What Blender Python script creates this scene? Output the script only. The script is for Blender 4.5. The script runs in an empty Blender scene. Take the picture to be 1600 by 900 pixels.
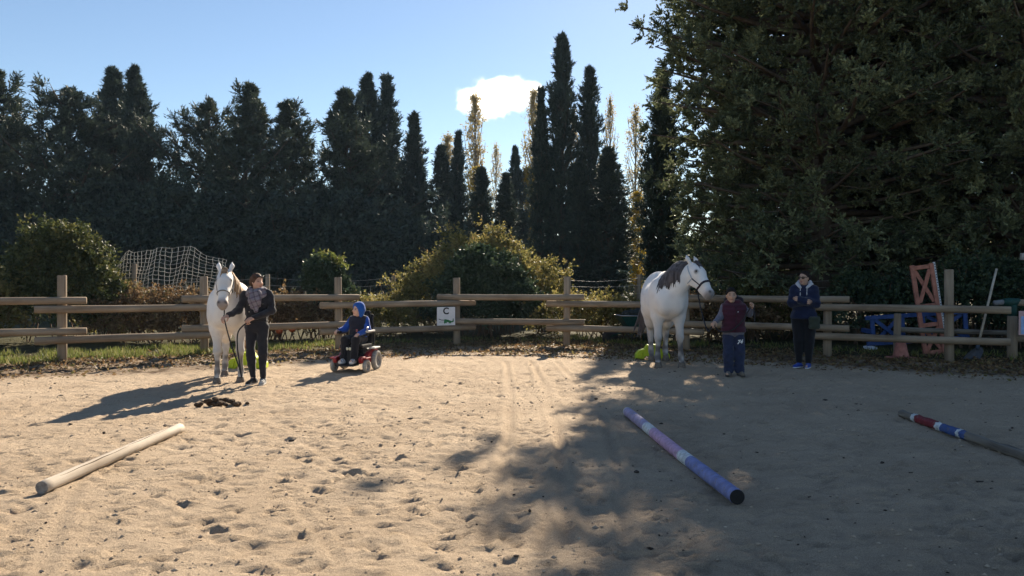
import bpy, math, random
import numpy as np
from mathutils import Vector, Matrix

R_ = math.radians
scene = bpy.context.scene
col = scene.collection

# ------------------------------------------------------------------ camera, sky, sun, exposure
CAM_H = 1.55
FPX = 1200.0          # focal length in pixels of the 1600 px wide photograph
cam_d = bpy.data.cameras.new("camera")
cam_d.sensor_width = 36.0
cam_d.lens = 36.0 * FPX / 1600.0
cam_d.clip_start = 0.05
cam_d.clip_end = 6000.0
cam = bpy.data.objects.new("camera", cam_d)
cam.location = (0, 0, CAM_H)
cam.rotation_euler = (R_(90) - math.atan(10.0 / FPX), 0, 0)
col.objects.link(cam)
scene.camera = cam

SUN_EL = R_(29.0)
SUN_AZ = R_(14.5)      # to the right of straight ahead
sun_dir = Vector((math.sin(SUN_AZ) * math.cos(SUN_EL), math.cos(SUN_AZ) * math.cos(SUN_EL), math.sin(SUN_EL)))

world = bpy.data.worlds.new("World")
scene.world = world
world.use_nodes = True
wn = world.node_tree.nodes
wl = world.node_tree.links
bg = wn["Background"]
sky = wn.new("ShaderNodeTexSky")
sky.sky_type = 'NISHITA'
sky.sun_disc = False
sky.sun_elevation = SUN_EL
sky.sun_rotation = SUN_AZ
sky.altitude = 0
sky.air_density = 1.0
sky.dust_density = 0.09
sky.ozone_density = 1.9
wl.new(sky.outputs[0], bg.inputs[0])
bg.inputs[1].default_value = 0.053

sl = bpy.data.lights.new("sun", 'SUN')
sl.energy = 4.9
sl.angle = R_(0.53)
sl.color = (1.0, 0.87, 0.69)
so = bpy.data.objects.new("sun", sl)
so.rotation_euler = (-sun_dir).to_track_quat('-Z', 'Y').to_euler()
so.location = (8, 30, 40)
col.objects.link(so)

scene.view_settings.view_transform = 'Standard'
scene.view_settings.look = 'None'
scene.view_settings.gamma = 1.0
scene.view_settings.use_curve_mapping = False
scene.view_settings.exposure = 1.36
scene.cycles.use_denoising = True
scene.cycles.max_bounces = 6
scene.cycles.transparent_max_bounces = 8
scene.cycles.volume_bounces = 5
scene.cycles.sample_clamp_indirect = 6.0

# ------------------------------------------------------------------ helpers
def at(px, py, d):
    """point that lies d metres ahead and shows at photo pixel (px, py)"""
    return Vector(((px - 800) / FPX * d, d, CAM_H - (py - 440) / FPX * d))

def gd(py):
    """distance of a ground point that shows on photo row py"""
    return CAM_H * FPX / (py - 440.0)

def tag(o, label=None, cat=None, group=None, kind=None):
    if label: o["label"] = label
    if cat: o["category"] = cat
    if group: o["group"] = group
    if kind: o["kind"] = kind
    return o

def empty(name, loc=(0, 0, 0), rz=0.0):
    o = bpy.data.objects.new(name, None)
    o.empty_display_size = 0.3
    o.location = loc
    o.rotation_euler = (0, 0, rz)
    col.objects.link(o)
    return o

def link(name, me, mat=None, parent=None):
    if mat is not None and len(me.materials) == 0:
        me.materials.append(mat)
    o = bpy.data.objects.new(name, me)
    col.objects.link(o)
    if parent is not None:
        o.parent = parent
    return o

def np_mesh(name, V, F, smooth=True, attrs=None):
    """mesh from arrays; F has a fixed number of corners per face"""
    V = np.asarray(V, dtype=np.float32); F = np.asarray(F, dtype=np.int32)
    me = bpy.data.meshes.new(name)
    n, k = F.shape
    me.vertices.add(len(V)); me.vertices.foreach_set("co", V.ravel())
    me.loops.add(n * k); me.loops.foreach_set("vertex_index", F.ravel())
    me.polygons.add(n)
    me.polygons.foreach_set("loop_start", np.arange(0, n * k, k, dtype=np.int32))
    me.polygons.foreach_set("loop_total", np.full(n, k, dtype=np.int32))
    me.polygons.foreach_set("use_smooth", np.full(n, smooth, dtype=bool))
    if attrs:
        for an, av in attrs.items():
            av = np.asarray(av, dtype=np.float32)
            if av.ndim == 1:
                a = me.attributes.new(an, 'FLOAT', 'POINT'); a.data.foreach_set("value", av)
            else:
                a = me.attributes.new(an, 'FLOAT_COLOR', 'POINT')
                if av.shape[1] == 3: av = np.hstack([av, np.ones((len(av), 1), np.float32)])
                a.data.foreach_set("color", av.ravel())
    me.update(calc_edges=True)
    return me

class MB:
    """collects quads / polygons for one mesh"""
    def __init__(s): s.v = []; s.f = []; s.m = []; s.mi = 0
    def add(s, vs, fs):
        b = len(s.v); s.v += [tuple(v) for v in vs]
        for f in fs: s.f.append(tuple(i + b for i in f)); s.m.append(s.mi)
    def box(s, c, size, M=None):
        cx, cy, cz = c; sx, sy, sz = [a / 2 for a in size]
        vs = [Vector((x, y, z)) for z in (-sz, sz) for y in (-sy, sy) for x in (-sx, sx)]
        if M is not None: vs = [M @ v for v in vs]
        vs = [v + Vector(c) for v in vs]
        s.add(vs, [(0, 2, 3, 1), (4, 5, 7, 6), (0, 1, 5, 4), (2, 6, 7, 3), (0, 4, 6, 2), (1, 3, 7, 5)])
    def bar(s, a, b, w, t, up=(0, 0, 1)):
        """rectangular bar from a to b, w across, t thick along 'up'"""
        a = Vector(a); b = Vector(b); d = (b - a).normalized(); up = Vector(up)
        x = d.cross(up)
        if x.length < 1e-4: x = d.cross(Vector((1, 0, 0)))
        x.normalize(); y = x.cross(d).normalized()
        vs = []
        for p in (a, b):
            for sx, sy in ((-1, -1), (1, -1), (1, 1), (-1, 1)):
                vs.append(p + x * (sx * w / 2) + y * (sy * t / 2))
        s.add(vs, [(0, 1, 2, 3), (7, 6, 5, 4), (0, 4, 5, 1), (1, 5, 6, 2), (2, 6, 7, 3), (3, 7, 4, 0)])
    def tube(s, pts, rad, n=8, cap=True, ref=None):
        pts = [Vector(p) for p in pts]
        if not hasattr(rad, '__len__'): rad = [rad] * len(pts)
        vs = []; prev = None
        for i, p in enumerate(pts):
            d = (pts[min(i + 1, len(pts) - 1)] - pts[max(i - 1, 0)])
            if d.length < 1e-7: d = Vector((0, 0, 1))
            d.normalize()
            if prev is None:
                x = d.orthogonal().normalized()
            else:
                x = (prev - d * prev.dot(d))
                x = x.normalized() if x.length > 1e-6 else d.orthogonal().normalized()
            prev = x; y = d.cross(x)
            for k in range(n):
                a = 2 * math.pi * k / n
                vs.append(p + (x * math.cos(a) + y * math.sin(a)) * rad[i])
        fs = []
        m = len(pts)
        for i in range(m - 1):
            for k in range(n):
                k2 = (k + 1) % n
                fs.append((i * n + k, i * n + k2, (i + 1) * n + k2, (i + 1) * n + k))
        if cap:
            fs.append(tuple(range(n - 1, -1, -1))); fs.append(tuple((m - 1) * n + k for k in range(n)))
        s.add(vs, fs)
    def lathe(s, prof, n=24, M=None):
        """prof: list of (r, z) about the z axis, M a 4x4"""
        M = M or Matrix()
        vs = []
        for r, z in prof:
            for k in range(n):
                a = 2 * math.pi * k / n
                vs.append(M @ Vector((r * math.cos(a), r * math.sin(a), z)))
        fs = []
        for i in range(len(prof) - 1):
            for k in range(n):
                k2 = (k + 1) % n
                fs.append((i * n + k, i * n + k2, (i + 1) * n + k2, (i + 1) * n + k))
        fs.append(tuple(range(n - 1, -1, -1))); fs.append(tuple((len(prof) - 1) * n + k for k in range(n)))
        s.add(vs, fs)
    def prism(s, poly, depth, M=None):
        """polygon in the xz plane, extruded along y by depth (centred)"""
        M = M or Matrix(); n = len(poly)
        vs = [M @ Vector((x, -depth / 2, z)) for x, z in poly] + [M @ Vector((x, depth / 2, z)) for x, z in poly]
        s.add(vs, [tuple(range(n)), tuple(range(2 * n - 1, n - 1, -1))] + [((i + 1) % n, i, i + n, (i + 1) % n + n) for i in range(n)])
    def mesh(s, name, mats, smooth=False, bevel=0):
        me = bpy.data.meshes.new(name)
        me.from_pydata(s.v, [], s.f)
        for m in (mats if isinstance(mats, (list, tuple)) else [mats]): me.materials.append(m)
        me.polygons.foreach_set("material_index", s.m)
        me.polygons.foreach_set("use_smooth", [smooth] * len(s.f))
        me.update()
        if bevel:
            import bmesh
            bm = bmesh.new(); bm.from_mesh(me)
            bmesh.ops.bevel(bm, geom=[e for e in bm.edges if e.calc_face_angle(0) > 0.5], offset=bevel, segments=2, affect='EDGES', profile=0.5)
            bm.to_mesh(me); bm.free()
        return me
    def build(s, name, mats, parent=None, smooth=False, bevel=0):
        return link(name, s.mesh(name, mats, smooth, bevel), None, parent)

# value noise on numpy arrays
def _hash(ix, iy, iz, seed):
    h = (ix.astype(np.int64) * 374761393 + iy.astype(np.int64) * 668265263 + iz.astype(np.int64) * 2147483647 + seed * 1274126177) & 0xffffffff
    h = ((h ^ (h >> 13)) * 1274126177) & 0xffffffff
    h = (h ^ (h >> 16)) & 0xffffff
    return h / float(0xffffff)

def noise2(x, y, seed=0):
    xi = np.floor(x); yi = np.floor(y); fx = x - xi; fy = y - yi
    fx = fx * fx * (3 - 2 * fx); fy = fy * fy * (3 - 2 * fy)
    z = np.zeros_like(xi)
    a = _hash(xi, yi, z, seed); b = _hash(xi + 1, yi, z, seed); c = _hash(xi, yi + 1, z, seed); d = _hash(xi + 1, yi + 1, z, seed)
    return (a * (1 - fx) + b * fx) * (1 - fy) + (c * (1 - fx) + d * fx) * fy

def noise3(x, y, zz, seed=0):
    xi = np.floor(x); yi = np.floor(y); zi = np.floor(zz)
    fx = x - xi; fy = y - yi; fz = zz - zi
    fx = fx * fx * (3 - 2 * fx); fy = fy * fy * (3 - 2 * fy); fz = fz * fz * (3 - 2 * fz)
    def c(dx, dy, dz): return _hash(xi + dx, yi + dy, zi + dz, seed)
    l0 = (c(0,0,0) * (1-fx) + c(1,0,0) * fx) * (1-fy) + (c(0,1,0) * (1-fx) + c(1,1,0) * fx) * fy
    l1 = (c(0,0,1) * (1-fx) + c(1,0,1) * fx) * (1-fy) + (c(0,1,1) * (1-fx) + c(1,1,1) * fx) * fy
    return l0 * (1 - fz) + l1 * fz

# ------------------------------------------------------------------ materials
def new_mat(name):
    m = bpy.data.materials.new(name); m.use_nodes = True
    return m, m.node_tree.nodes, m.node_tree.links, m.node_tree.nodes["Principled BSDF"]

def plain(name, c, rough=0.7, var=0.15, scale=30.0, bump=0.0, metal=0.0, spec=0.3, bscale=None, sheen=0.0):
    """one colour with a little mottling and fine relief"""
    m, n, l, b = new_mat(name)
    b.inputs["Roughness"].default_value = rough
    b.inputs["Metallic"].default_value = metal
    b.inputs["Specular IOR Level"].default_value = spec
    if sheen: b.inputs["Sheen Weight"].default_value = sheen
    tc = n.new("ShaderNodeTexCoord")
    nz = n.new("ShaderNodeTexNoise"); nz.inputs["Scale"].default_value = scale; nz.inputs["Detail"].default_value = 4
    l.new(tc.outputs["Object"], nz.inputs["Vector"])
    r = n.new("ShaderNodeValToRGB")
    r.color_ramp.elements[0].position = 0.3; r.color_ramp.elements[1].position = 0.7
    r.color_ramp.elements[0].color = (*[max(0, x * (1 - var)) for x in c], 1)
    r.color_ramp.elements[1].color = (*[min(1, x * (1 + var)) for x in c], 1)
    l.new(nz.outputs["Fac"], r.inputs[0]); l.new(r.outputs[0], b.inputs["Base Color"])
    if bump:
        nb = n.new("ShaderNodeTexNoise"); nb.inputs["Scale"].default_value = bscale or scale * 3; nb.inputs["Detail"].default_value = 5
        l.new(tc.outputs["Object"], nb.inputs["Vector"])
        bp = n.new("ShaderNodeBump"); bp.inputs["Strength"].default_value = bump; bp.inputs["Distance"].default_value = 0.02
        l.new(nb.outputs["Fac"], bp.inputs["Height"]); l.new(bp.outputs[0], b.inputs["Normal"])
    return m

def wood(name, c1, c2, axis='X', scale=6.0, rough=0.85):
    """weathered timber with grain running along the local axis"""
    m, n, l, b = new_mat(name)
    b.inputs["Roughness"].default_value = rough; b.inputs["Specular IOR Level"].default_value = 0.2
    tc = n.new("ShaderNodeTexCoord"); mp = n.new("ShaderNodeMapping")
    s = [scale * 6] * 3; s['XYZ'.index(axis)] = scale * 0.35
    mp.inputs["Scale"].default_value = s
    oi = n.new("ShaderNodeObjectInfo"); ad = n.new("ShaderNodeVectorMath"); ad.operation = 'ADD'
    sc = n.new("ShaderNodeVectorMath"); sc.operation = 'SCALE'; sc.inputs[3].default_value = 37.0
    l.new(oi.outputs["Random"], sc.inputs[0]); l.new(tc.outputs["Object"], ad.inputs[0]); l.new(sc.outputs[0], ad.inputs[1])
    l.new(ad.outputs[0], mp.inputs["Vector"])
    nz = n.new("ShaderNodeTexNoise"); nz.inputs["Scale"].default_value = 1.0; nz.inputs["Detail"].default_value = 6; nz.inputs["Roughness"].default_value = 0.65
    l.new(mp.outputs[0], nz.inputs["Vector"])
    nb = n.new("ShaderNodeTexNoise"); nb.inputs["Scale"].default_value = 1.7; nb.inputs["Detail"].default_value = 3
    l.new(ad.outputs[0], nb.inputs["Vector"])
    mx = n.new("ShaderNodeMath"); mx.operation = 'MULTIPLY_ADD'; mx.inputs[1].default_value = 0.55; 
    l.new(nz.outputs["Fac"], mx.inputs[0])
    m2 = n.new("ShaderNodeMath"); m2.operation = 'MULTIPLY'; m2.inputs[1].default_value = 0.45
    l.new(nb.outputs["Fac"], m2.inputs[0]); l.new(m2.outputs[0], mx.inputs[2])
    r = n.new("ShaderNodeValToRGB"); r.color_ramp.elements[0].position = 0.34; r.color_ramp.elements[1].position = 0.66
    r.color_ramp.elements[0].color = (*c1, 1); r.color_ramp.elements[1].color = (*c2, 1)
    l.new(mx.outputs[0], r.inputs[0]); l.new(r.outputs[0], b.inputs["Base Color"])
    bp = n.new("ShaderNodeBump"); bp.inputs["Strength"].default_value = 0.5; bp.inputs["Distance"].default_value = 0.006
    l.new(nz.outputs["Fac"], bp.inputs["Height"]); l.new(bp.outputs[0], b.inputs["Normal"])
    return m

def leafmat(name, cols, trans=0.3, rough=0.6):
    """foliage: the leaf's own tone picks a colour; some light passes through"""
    m, n, l, b = new_mat(name)
    out = n["Material Output"]
    at_ = n.new("ShaderNodeAttribute"); at_.attribute_name = "tone"
    r = n.new("ShaderNodeValToRGB"); cr = r.color_ramp
    while len(cr.elements) < len(cols): cr.elements.new(0.5)
    for i, c in enumerate(cols):
        cr.elements[i].position = i / max(1, len(cols) - 1); cr.elements[i].color = (*c, 1)
    l.new(at_.outputs["Fac"], r.inputs[0])
    l.new(r.outputs[0], b.inputs["Base Color"])
    b.inputs["Roughness"].default_value = rough; b.inputs["Specular IOR Level"].default_value = 0.25
    t = n.new("ShaderNodeBsdfTranslucent")
    l.new(r.outputs[0], t.inputs["Color"])
    mx = n.new("ShaderNodeMixShader"); mx.inputs[0].default_value = trans
    l.new(b.outputs[0], mx.inputs[1]); l.new(t.outputs[0], mx.inputs[2])
    l.new(mx.outputs[0], out.inputs["Surface"])
    return m

def attr_mat(name, rough=0.8, bump=0.0, bscale=200.0, spec=0.25, sheen=0.0):
    """colour comes from the mesh's own colour attribute (coat, cloth print)"""
    m, n, l, b = new_mat(name)
    a = n.new("ShaderNodeAttribute"); a.attribute_name = "col"
    l.new(a.outputs["Color"], b.inputs["Base Color"])
    b.inputs["Roughness"].default_value = rough; b.inputs["Specular IOR Level"].default_value = spec
    if sheen: b.inputs["Sheen Weight"].default_value = sheen
    if bump:
        tc = n.new("ShaderNodeTexCoord"); nb = n.new("ShaderNodeTexNoise"); nb.inputs["Scale"].default_value = bscale; nb.inputs["Detail"].default_value = 4
        l.new(tc.outputs["Object"], nb.inputs["Vector"])
        bp = n.new("ShaderNodeBump"); bp.inputs["Strength"].default_value = bump; bp.inputs["Distance"].default_value = 0.01
        l.new(nb.outputs["Fac"], bp.inputs["Height"]); l.new(bp.outputs[0], b.inputs["Normal"])
    return m

# ================================================================== the setting
FENCE = [(-14.6, 11.3), (-11.0, 13.3), (-8.5, 14.5), (-6.37, 15.9), (-3.9, 17.3), (-1.33, 18.5), (1.29, 18.1), (3.85, 17.0), (6.45, 15.7), (8.29, 14.55), (10.3, 13.3), (13.0, 11.6)]

def fence_dist(x, y):
    """distance to the fence line, positive inside the arena"""
    best = np.full(x.shape, 1e9); side = np.ones(x.shape)
    P = [(-60, -12)] + FENCE + [(60, -12)]
    for (ax, ay), (bx, by) in zip(P[:-1], P[1:]):
        dx, dy = bx - ax, by - ay; L2 = dx * dx + dy * dy
        t = np.clip(((x - ax) * dx + (y - ay) * dy) / L2, 0, 1)
        qx = x - ax - t * dx; qy = y - ay - t * dy
        d = np.hypot(qx, qy); s = np.where(dx * (y - ay) - dy * (x - ax) < 0, 1.0, -1.0)
        m = d < best; best = np.where(m, d, best); side = np.where(m, s, side)
    return best * side

def lines(segs):
    out = [segs[0][0]]
    for a, b, st in segs:
        n = max(1, int(round((b - a) / st))); out += list(np.linspace(a, b, n + 1)[1:])
    return np.array(out)

gx = lines([(-900, -200, 100), (-200, -40, 20), (-40, -14, 1.0), (-14, -6.5, 0.075), (-6.5, 6.5, 0.036), (6.5, 13, 0.075), (13, 40, 1.0), (40, 200, 20), (200, 900, 100)])
gy = lines([(-60, -4, 8), (-4, 2.6, 0.2), (2.6, 8.5, 0.026), (8.5, 13.5, 0.045), (13.5, 20, 0.09), (20, 60, 1.0), (60, 200, 10), (200, 1000, 80)])
GX, GY = np.meshgrid(gx, gy)          # rows = y
fd = fence_dist(GX, GY)
rg = np.random.default_rng(5)

def fbm(x, y, seed, octs):
    s = 0
    for i, (wl_, amp) in enumerate(octs): s = s + amp * (noise2(x / wl_ + 17.3 * i, y / wl_ + 5.1 * i, seed + i) - 0.5)
    return s

near = (np.abs(GX) < 45) & (GY < 62) & (GY > -6)
Hh = np.zeros(GX.shape)
nx_, ny_ = GX[near], GY[near]
wx = nx_ + 0.25 * noise2(nx_ * 1.3, ny_ * 1.3, 91); wy = ny_ + 0.25 * noise2(nx_ * 1.3, ny_ * 1.3, 92)
h0 = fbm(wx, wy, 3, [(1.9, 0.030), (0.62, 0.012), (0.27, 0.011), (0.14, 0.018), (0.08, 0.017)])
rid = np.abs(noise2(wx / 0.34, wy / 0.2, 40) - 0.5) * 2
rid2 = np.abs(noise2(wx / 0.16, wy / 0.11, 44) - 0.5) * 2
calm = np.clip(noise2(nx_ / 2.3, ny_ / 2.3, 60) * 1.6 - 0.25, 0.25, 1)
h0 = h0 * (0.55 + 0.6 * calm) - 0.013 * calm * np.clip(1 - rid * 3.2, 0, 1) - 0.009 * np.clip(1 - rid2 * 3, 0, 1)
Hh[near] = h0
# earth bank by the fence
soil_w = 1.7 + 1.4 * (noise2(GX / 1.9, GY / 1.9, 71) - 0.5) + 0.5 * (noise2(GX / 0.4, GY / 0.4, 72) - 0.5)
soil_w = soil_w + 1.25 - 1.75 * np.clip((GX + 4.5) / 3.0, 0, 1) + 0.7 * np.clip((GX - 4.0) / 2.0, 0, 1)
soil = np.clip((soil_w - fd) / 0.55, 0, 1)
clump = noise2(GX / 0.3, GY / 0.22, 81) * 0.6 + noise2(GX / 0.11, GY / 0.09, 82) * 0.4
Hh += np.where(near, soil * (0.07 * (clump - 0.45) + 0.05 * np.clip((0.8 - np.abs(fd - 0.6)) / 0.8, 0, 1)), 0)
grassy = np.clip((-fd + 0.15 + 0.9 * (noise2(GX / 0.8, GY / 0.8, 83) - 0.5)) / 0.5, 0, 1)
Hh += np.where(near, grassy * 0.04, 0)

def stamp(cx, cy, rx, ry, ang, depth, rim):
    r = max(rx, ry) * 2.0
    i0, i1 = np.searchsorted(gx, [cx - r, cx + r]); j0, j1 = np.searchsorted(gy, [cy - r, cy + r])
    if i1 - i0 < 2 or j1 - j0 < 2: return
    X = GX[j0:j1, i0:i1] - cx; Y = GY[j0:j1, i0:i1] - cy
    ca, sa = math.cos(ang), math.sin(ang)
    u = (X * ca + Y * sa) / rx; v = (-X * sa + Y * ca) / ry
    q = np.sqrt(u * u + v * v)
    Hh[j0:j1, i0:i1] += -depth * np.clip(1.15 - q, 0, 0.75) / 0.75 * (q < 1.15) + rim * np.exp(-((q - 1.3) / 0.28) ** 2) * (0.55 + 0.45 * np.sign(u))

for i in range(6500):                               # hoof and foot marks
    y = 2.6 + 12.5 * rg.random() ** 1.25; x = rg.uniform(-1.02, 1.02) * (y * 0.75 + 1.0)
    dens = noise2(np.array([x / 1.6]), np.array([y / 1.6]), 60)[0]
    if rg.random() > 0.25 + dens: continue
    big = rg.random() < 0.03
    if big: stamp(x, y, rg.uniform(0.055, 0.095), rg.uniform(0.05, 0.075), rg.uniform(0, 6.28), rg.uniform(0.012, 0.030), rg.uniform(0.004, 0.014))
    else: stamp(x, y, rg.uniform(0.04, 0.13), rg.uniform(0.026, 0.048), rg.normal(0, 0.8), rg.uniform(0.008, 0.024), rg.uniform(0.003, 0.013))

def rut(pts, w, depth, rim):
    pts = [np.array(p, float) for p in pts]
    xs = [p[0] for p in pts]; ys = [p[1] for p in pts]
    i0, i1 = np.searchsorted(gx, [min(xs) - .4, max(xs) + .4]); j0, j1 = np.searchsorted(gy, [min(ys) - .4, max(ys) + .4])
    X = GX[j0:j1, i0:i1]; Y = GY[j0:j1, i0:i1]
    best = np.full(X.shape, 1e9); along = np.zeros(X.shape); acc = 0
    for a, b in zip(pts[:-1], pts[1:]):
        d = b - a; L = np.hypot(*d)
        t = np.clip(((X - a[0]) * d[0] + (Y - a[1]) * d[1]) / (L * L), 0, 1)
        q = np.hypot(X - a[0] - t * d[0], Y - a[1] - t * d[1])
        m = q < best; best = np.where(m, q, best); along = np.where(m, acc + t * L, along); acc += L
    wob = 0.02 * (noise2(along * 2.0, along * 0 + 3, 7) - 0.5)
    q = np.abs(best + wob) / w
    fade = 0.45 + 0.9 * noise2(along * 1.1, along * 0 + 9, 11)
    tread = 1 + 0.22 * np.sign(np.sin(along * 2 * math.pi / 0.085))
    flat_ = np.exp(-(q / 1.9) ** 4) * np.clip(fade, 0, 1) * 0.85
    Hh[j0:j1, i0:i1] *= 1 - flat_
    Hh[j0:j1, i0:i1] += fade * (-depth * np.clip(1.2 - q, 0, 1) * tread + rim * np.exp(-((q - 1.55) / 0.35) ** 2))

def gp(px, py):
    d = gd(py); return ((px - 800) / FPX * d, d)

for off in (-0.03, 0.47):
    rut([(gp(793, 566)[0] + off, gp(793, 566)[1]), (gp(800, 612)[0] + off, gp(800, 612)[1]), (gp(800, 668)[0] + off, gp(800, 668)[1]), (gp(788, 735)[0] + off, gp(788, 735)[1]), (gp(762, 850)[0] + off, gp(762, 850)[1])], 0.055, 0.020, 0.018)
    rut([(gp(832, 566)[0] + off, gp(832, 566)[1]), (gp(858, 606)[0] + off, gp(858, 606)[1]), (gp(880, 650)[0] + off, gp(880, 650)[1]), (gp(880, 740)[0] + off, gp(880, 740)[1]), (gp(850, 860)[0] + off, gp(850, 860)[1])], 0.055, 0.018, 0.016)
rut([gp(20, 748), gp(300, 724), (gp(560, 700)), gp(800, 655), gp(1010, 640)], 0.03, 0.014, 0.010)
rut([gp(150, 760), gp(420, 727), gp(640, 690), gp(830, 672)], 0.03, 0.014, 0.010)
rut([gp(60, 900), gp(95, 800), gp(130, 735)], 0.06, 0.009, 0.006)
rut([gp(385, 815), gp(420, 745), gp(450, 700)], 0.04, 0.007, 0.006)
rut([gp(470, 800), gp(530, 880)], 0.04, 0.013, 0.008)
for k, (px, py) in enumerate([(430, 800), (300, 848), (320, 815), (470, 838), (345, 830), (520, 735), (575, 740), (590, 860), (372, 870), (250, 875), (700, 795), (500, 826)]):
    x, y = gp(px, py); stamp(x, y, 0.075, 0.055, 0.6 * k, 0.026, 0.012)

NY, NX = GX.shape
V = np.stack([GX.ravel(), GY.ravel(), Hh.ravel()], 1)
idx = np.arange(NX * NY).reshape(NY, NX)
F = np.stack([idx[:-1, :-1].ravel(), idx[:-1, 1:].ravel(), idx[1:, 1:].ravel(), idx[1:, :-1].ravel()], 1)

def ground_z(x, y):
    i = min(max(np.searchsorted(gx, x) - 1, 0), NX - 2); j = min(max(np.searchsorted(gy, y) - 1, 0), NY - 2)
    return float(Hh[j:j + 2, i:i + 2].mean())

m, n, l, b = new_mat("sand and earth")
b.inputs["Roughness"].default_value = 0.95; b.inputs["Specular IOR Level"].default_value = 0.1
tc = n.new("ShaderNodeTexCoord")
def nz_(scale, det=5, rough=0.6):
    q = n.new("ShaderNodeTexNoise"); q.inputs["Scale"].default_value = scale; q.inputs["Detail"].default_value = det; q.inputs["Roughness"].default_value = rough
    l.new(tc.outputs["Object"], q.inputs["Vector"]); return q
def ramp_(src, p0, c0, p1, c1):
    r = n.new("ShaderNodeValToRGB"); r.color_ramp.elements[0].position = p0; r.color_ramp.elements[1].position = p1
    r.color_ramp.elements[0].color = (*c0, 1); r.color_ramp.elements[1].color = (*c1, 1)
    l.new(src, r.inputs[0]); return r
def mix_(fac, a, bb, mode='MIX'):
    x = n.new("ShaderNodeMixRGB"); x.blend_type = mode
    if isinstance(fac, float): x.inputs[0].default_value = fac
    else: l.new(fac, x.inputs[0])
    l.new(a, x.inputs[1]); l.new(bb, x.inputs[2]); return x
sandc = ramp_(nz_(0.9, 6, 0.62).outputs["Fac"], 0.3, (0.42, 0.325, 0.232), 0.7, (0.53, 0.42, 0.308))
grain = ramp_(nz_(150, 4, 0.85).outputs["Fac"], 0.36, (0.62, 0.59, 0.56), 0.60, (1.28, 1.27, 1.25))
sandg = mix_(0.9, sandc.outputs[0], grain.outputs[0], 'MULTIPLY')
soilc = ramp_(nz_(9, 6, 0.7).outputs["Fac"], 0.3, (0.060, 0.042, 0.029), 0.72, (0.24, 0.165, 0.105))
grc = ramp_(nz_(6, 6, 0.7).outputs["Fac"], 0.3, (0.035, 0.036, 0.016), 0.7, (0.10, 0.088, 0.045))
a1 = n.new("ShaderNodeAttribute"); a1.attribute_name = "soil"
a2 = n.new("ShaderNodeAttribute"); a2.attribute_name = "grassy"
m1 = mix_(a1.outputs["Fac"], sandg.outputs[0], soilc.outputs[0])
m2 = mix_(a2.outputs["Fac"], m1.outputs[0], grc.outputs[0])
l.new(m2.outputs[0], b.inputs["Base Color"])
bp = n.new("ShaderNodeBump"); bp.inputs["Strength"].default_value = 0.9; bp.inputs["Distance"].default_value = 0.055
nbm = nz_(16, 12, 0.78)
l.new(nbm.outputs["Fac"], bp.inputs["Height"]); l.new(bp.outputs[0], b.inputs["Normal"])
M_GROUND = m
spotty = np.clip((noise2(GX / 0.16, GY / 0.1, 83) - 0.50) * 6, 0, 1)
soil_att = np.where(near, np.clip(soil * (0.5 + 0.6 * spotty), 0, 1), 1.0)
me = np_mesh("ground", V, F, True, {"soil": soil_att.ravel(), "grassy": np.where(near, grassy, 1.0).ravel()})
ground = link("ground", me, M_GROUND)
ground["kind"] = "structure"

# ------------------------------------------------------------------ post and rail fence
M_RAIL = wood("weathered rail wood", (0.17, 0.122, 0.082), (0.38, 0.30, 0.215), 'X', 3.0)
M_POST = wood("weathered post wood", (0.165, 0.122, 0.086), (0.36, 0.29, 0.215), 'Z', 3.0)
rr = random.Random(3)
fence = empty("wooden_fence", (0, 0, 0))
tag(fence, "weathered round-rail wooden fence running round the far side of the sand arena", "fence")

def log(name, a, b, r, mat, parent, seg=7, n=12, bend=0.012, seedv=0):
    """a round timber from a to b, lying along its own x axis, slightly bowed and tapered"""
    a = Vector(a); b = Vector(b); L = (b - a).length
    rnd = random.Random(seedv)
    pts = []; rad = []
    e = 0.012
    xs = [0, e] + [L * i / seg for i in range(1, seg)] + [L - e, L]
    k1, k2 = rnd.uniform(-1, 1) * bend, rnd.uniform(-1, 1) * bend
    for i, x in enumerate(xs):
        t = x / L; s_ = math.sin(math.pi * t)
        pts.append((x, k1 * s_, k2 * s_))
        rad.append((r * (1.03 - 0.06 * t) * (1 + rnd.uniform(-.02, .02))) - (e * 0.8 if i in (0, len(xs) - 1) else 0))
    mb = MB(); mb.tube(pts, rad, n)
    o = mb.build(name, mat, parent, smooth=True)
    for p in o.data.polygons:
        if len(p.vertices) > 4: p.use_smooth = False
    d = (b - a).normalized()
    o.location = a; o.rotation_euler = d.to_track_quat('X', 'Z').to_euler()
    return o

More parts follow.
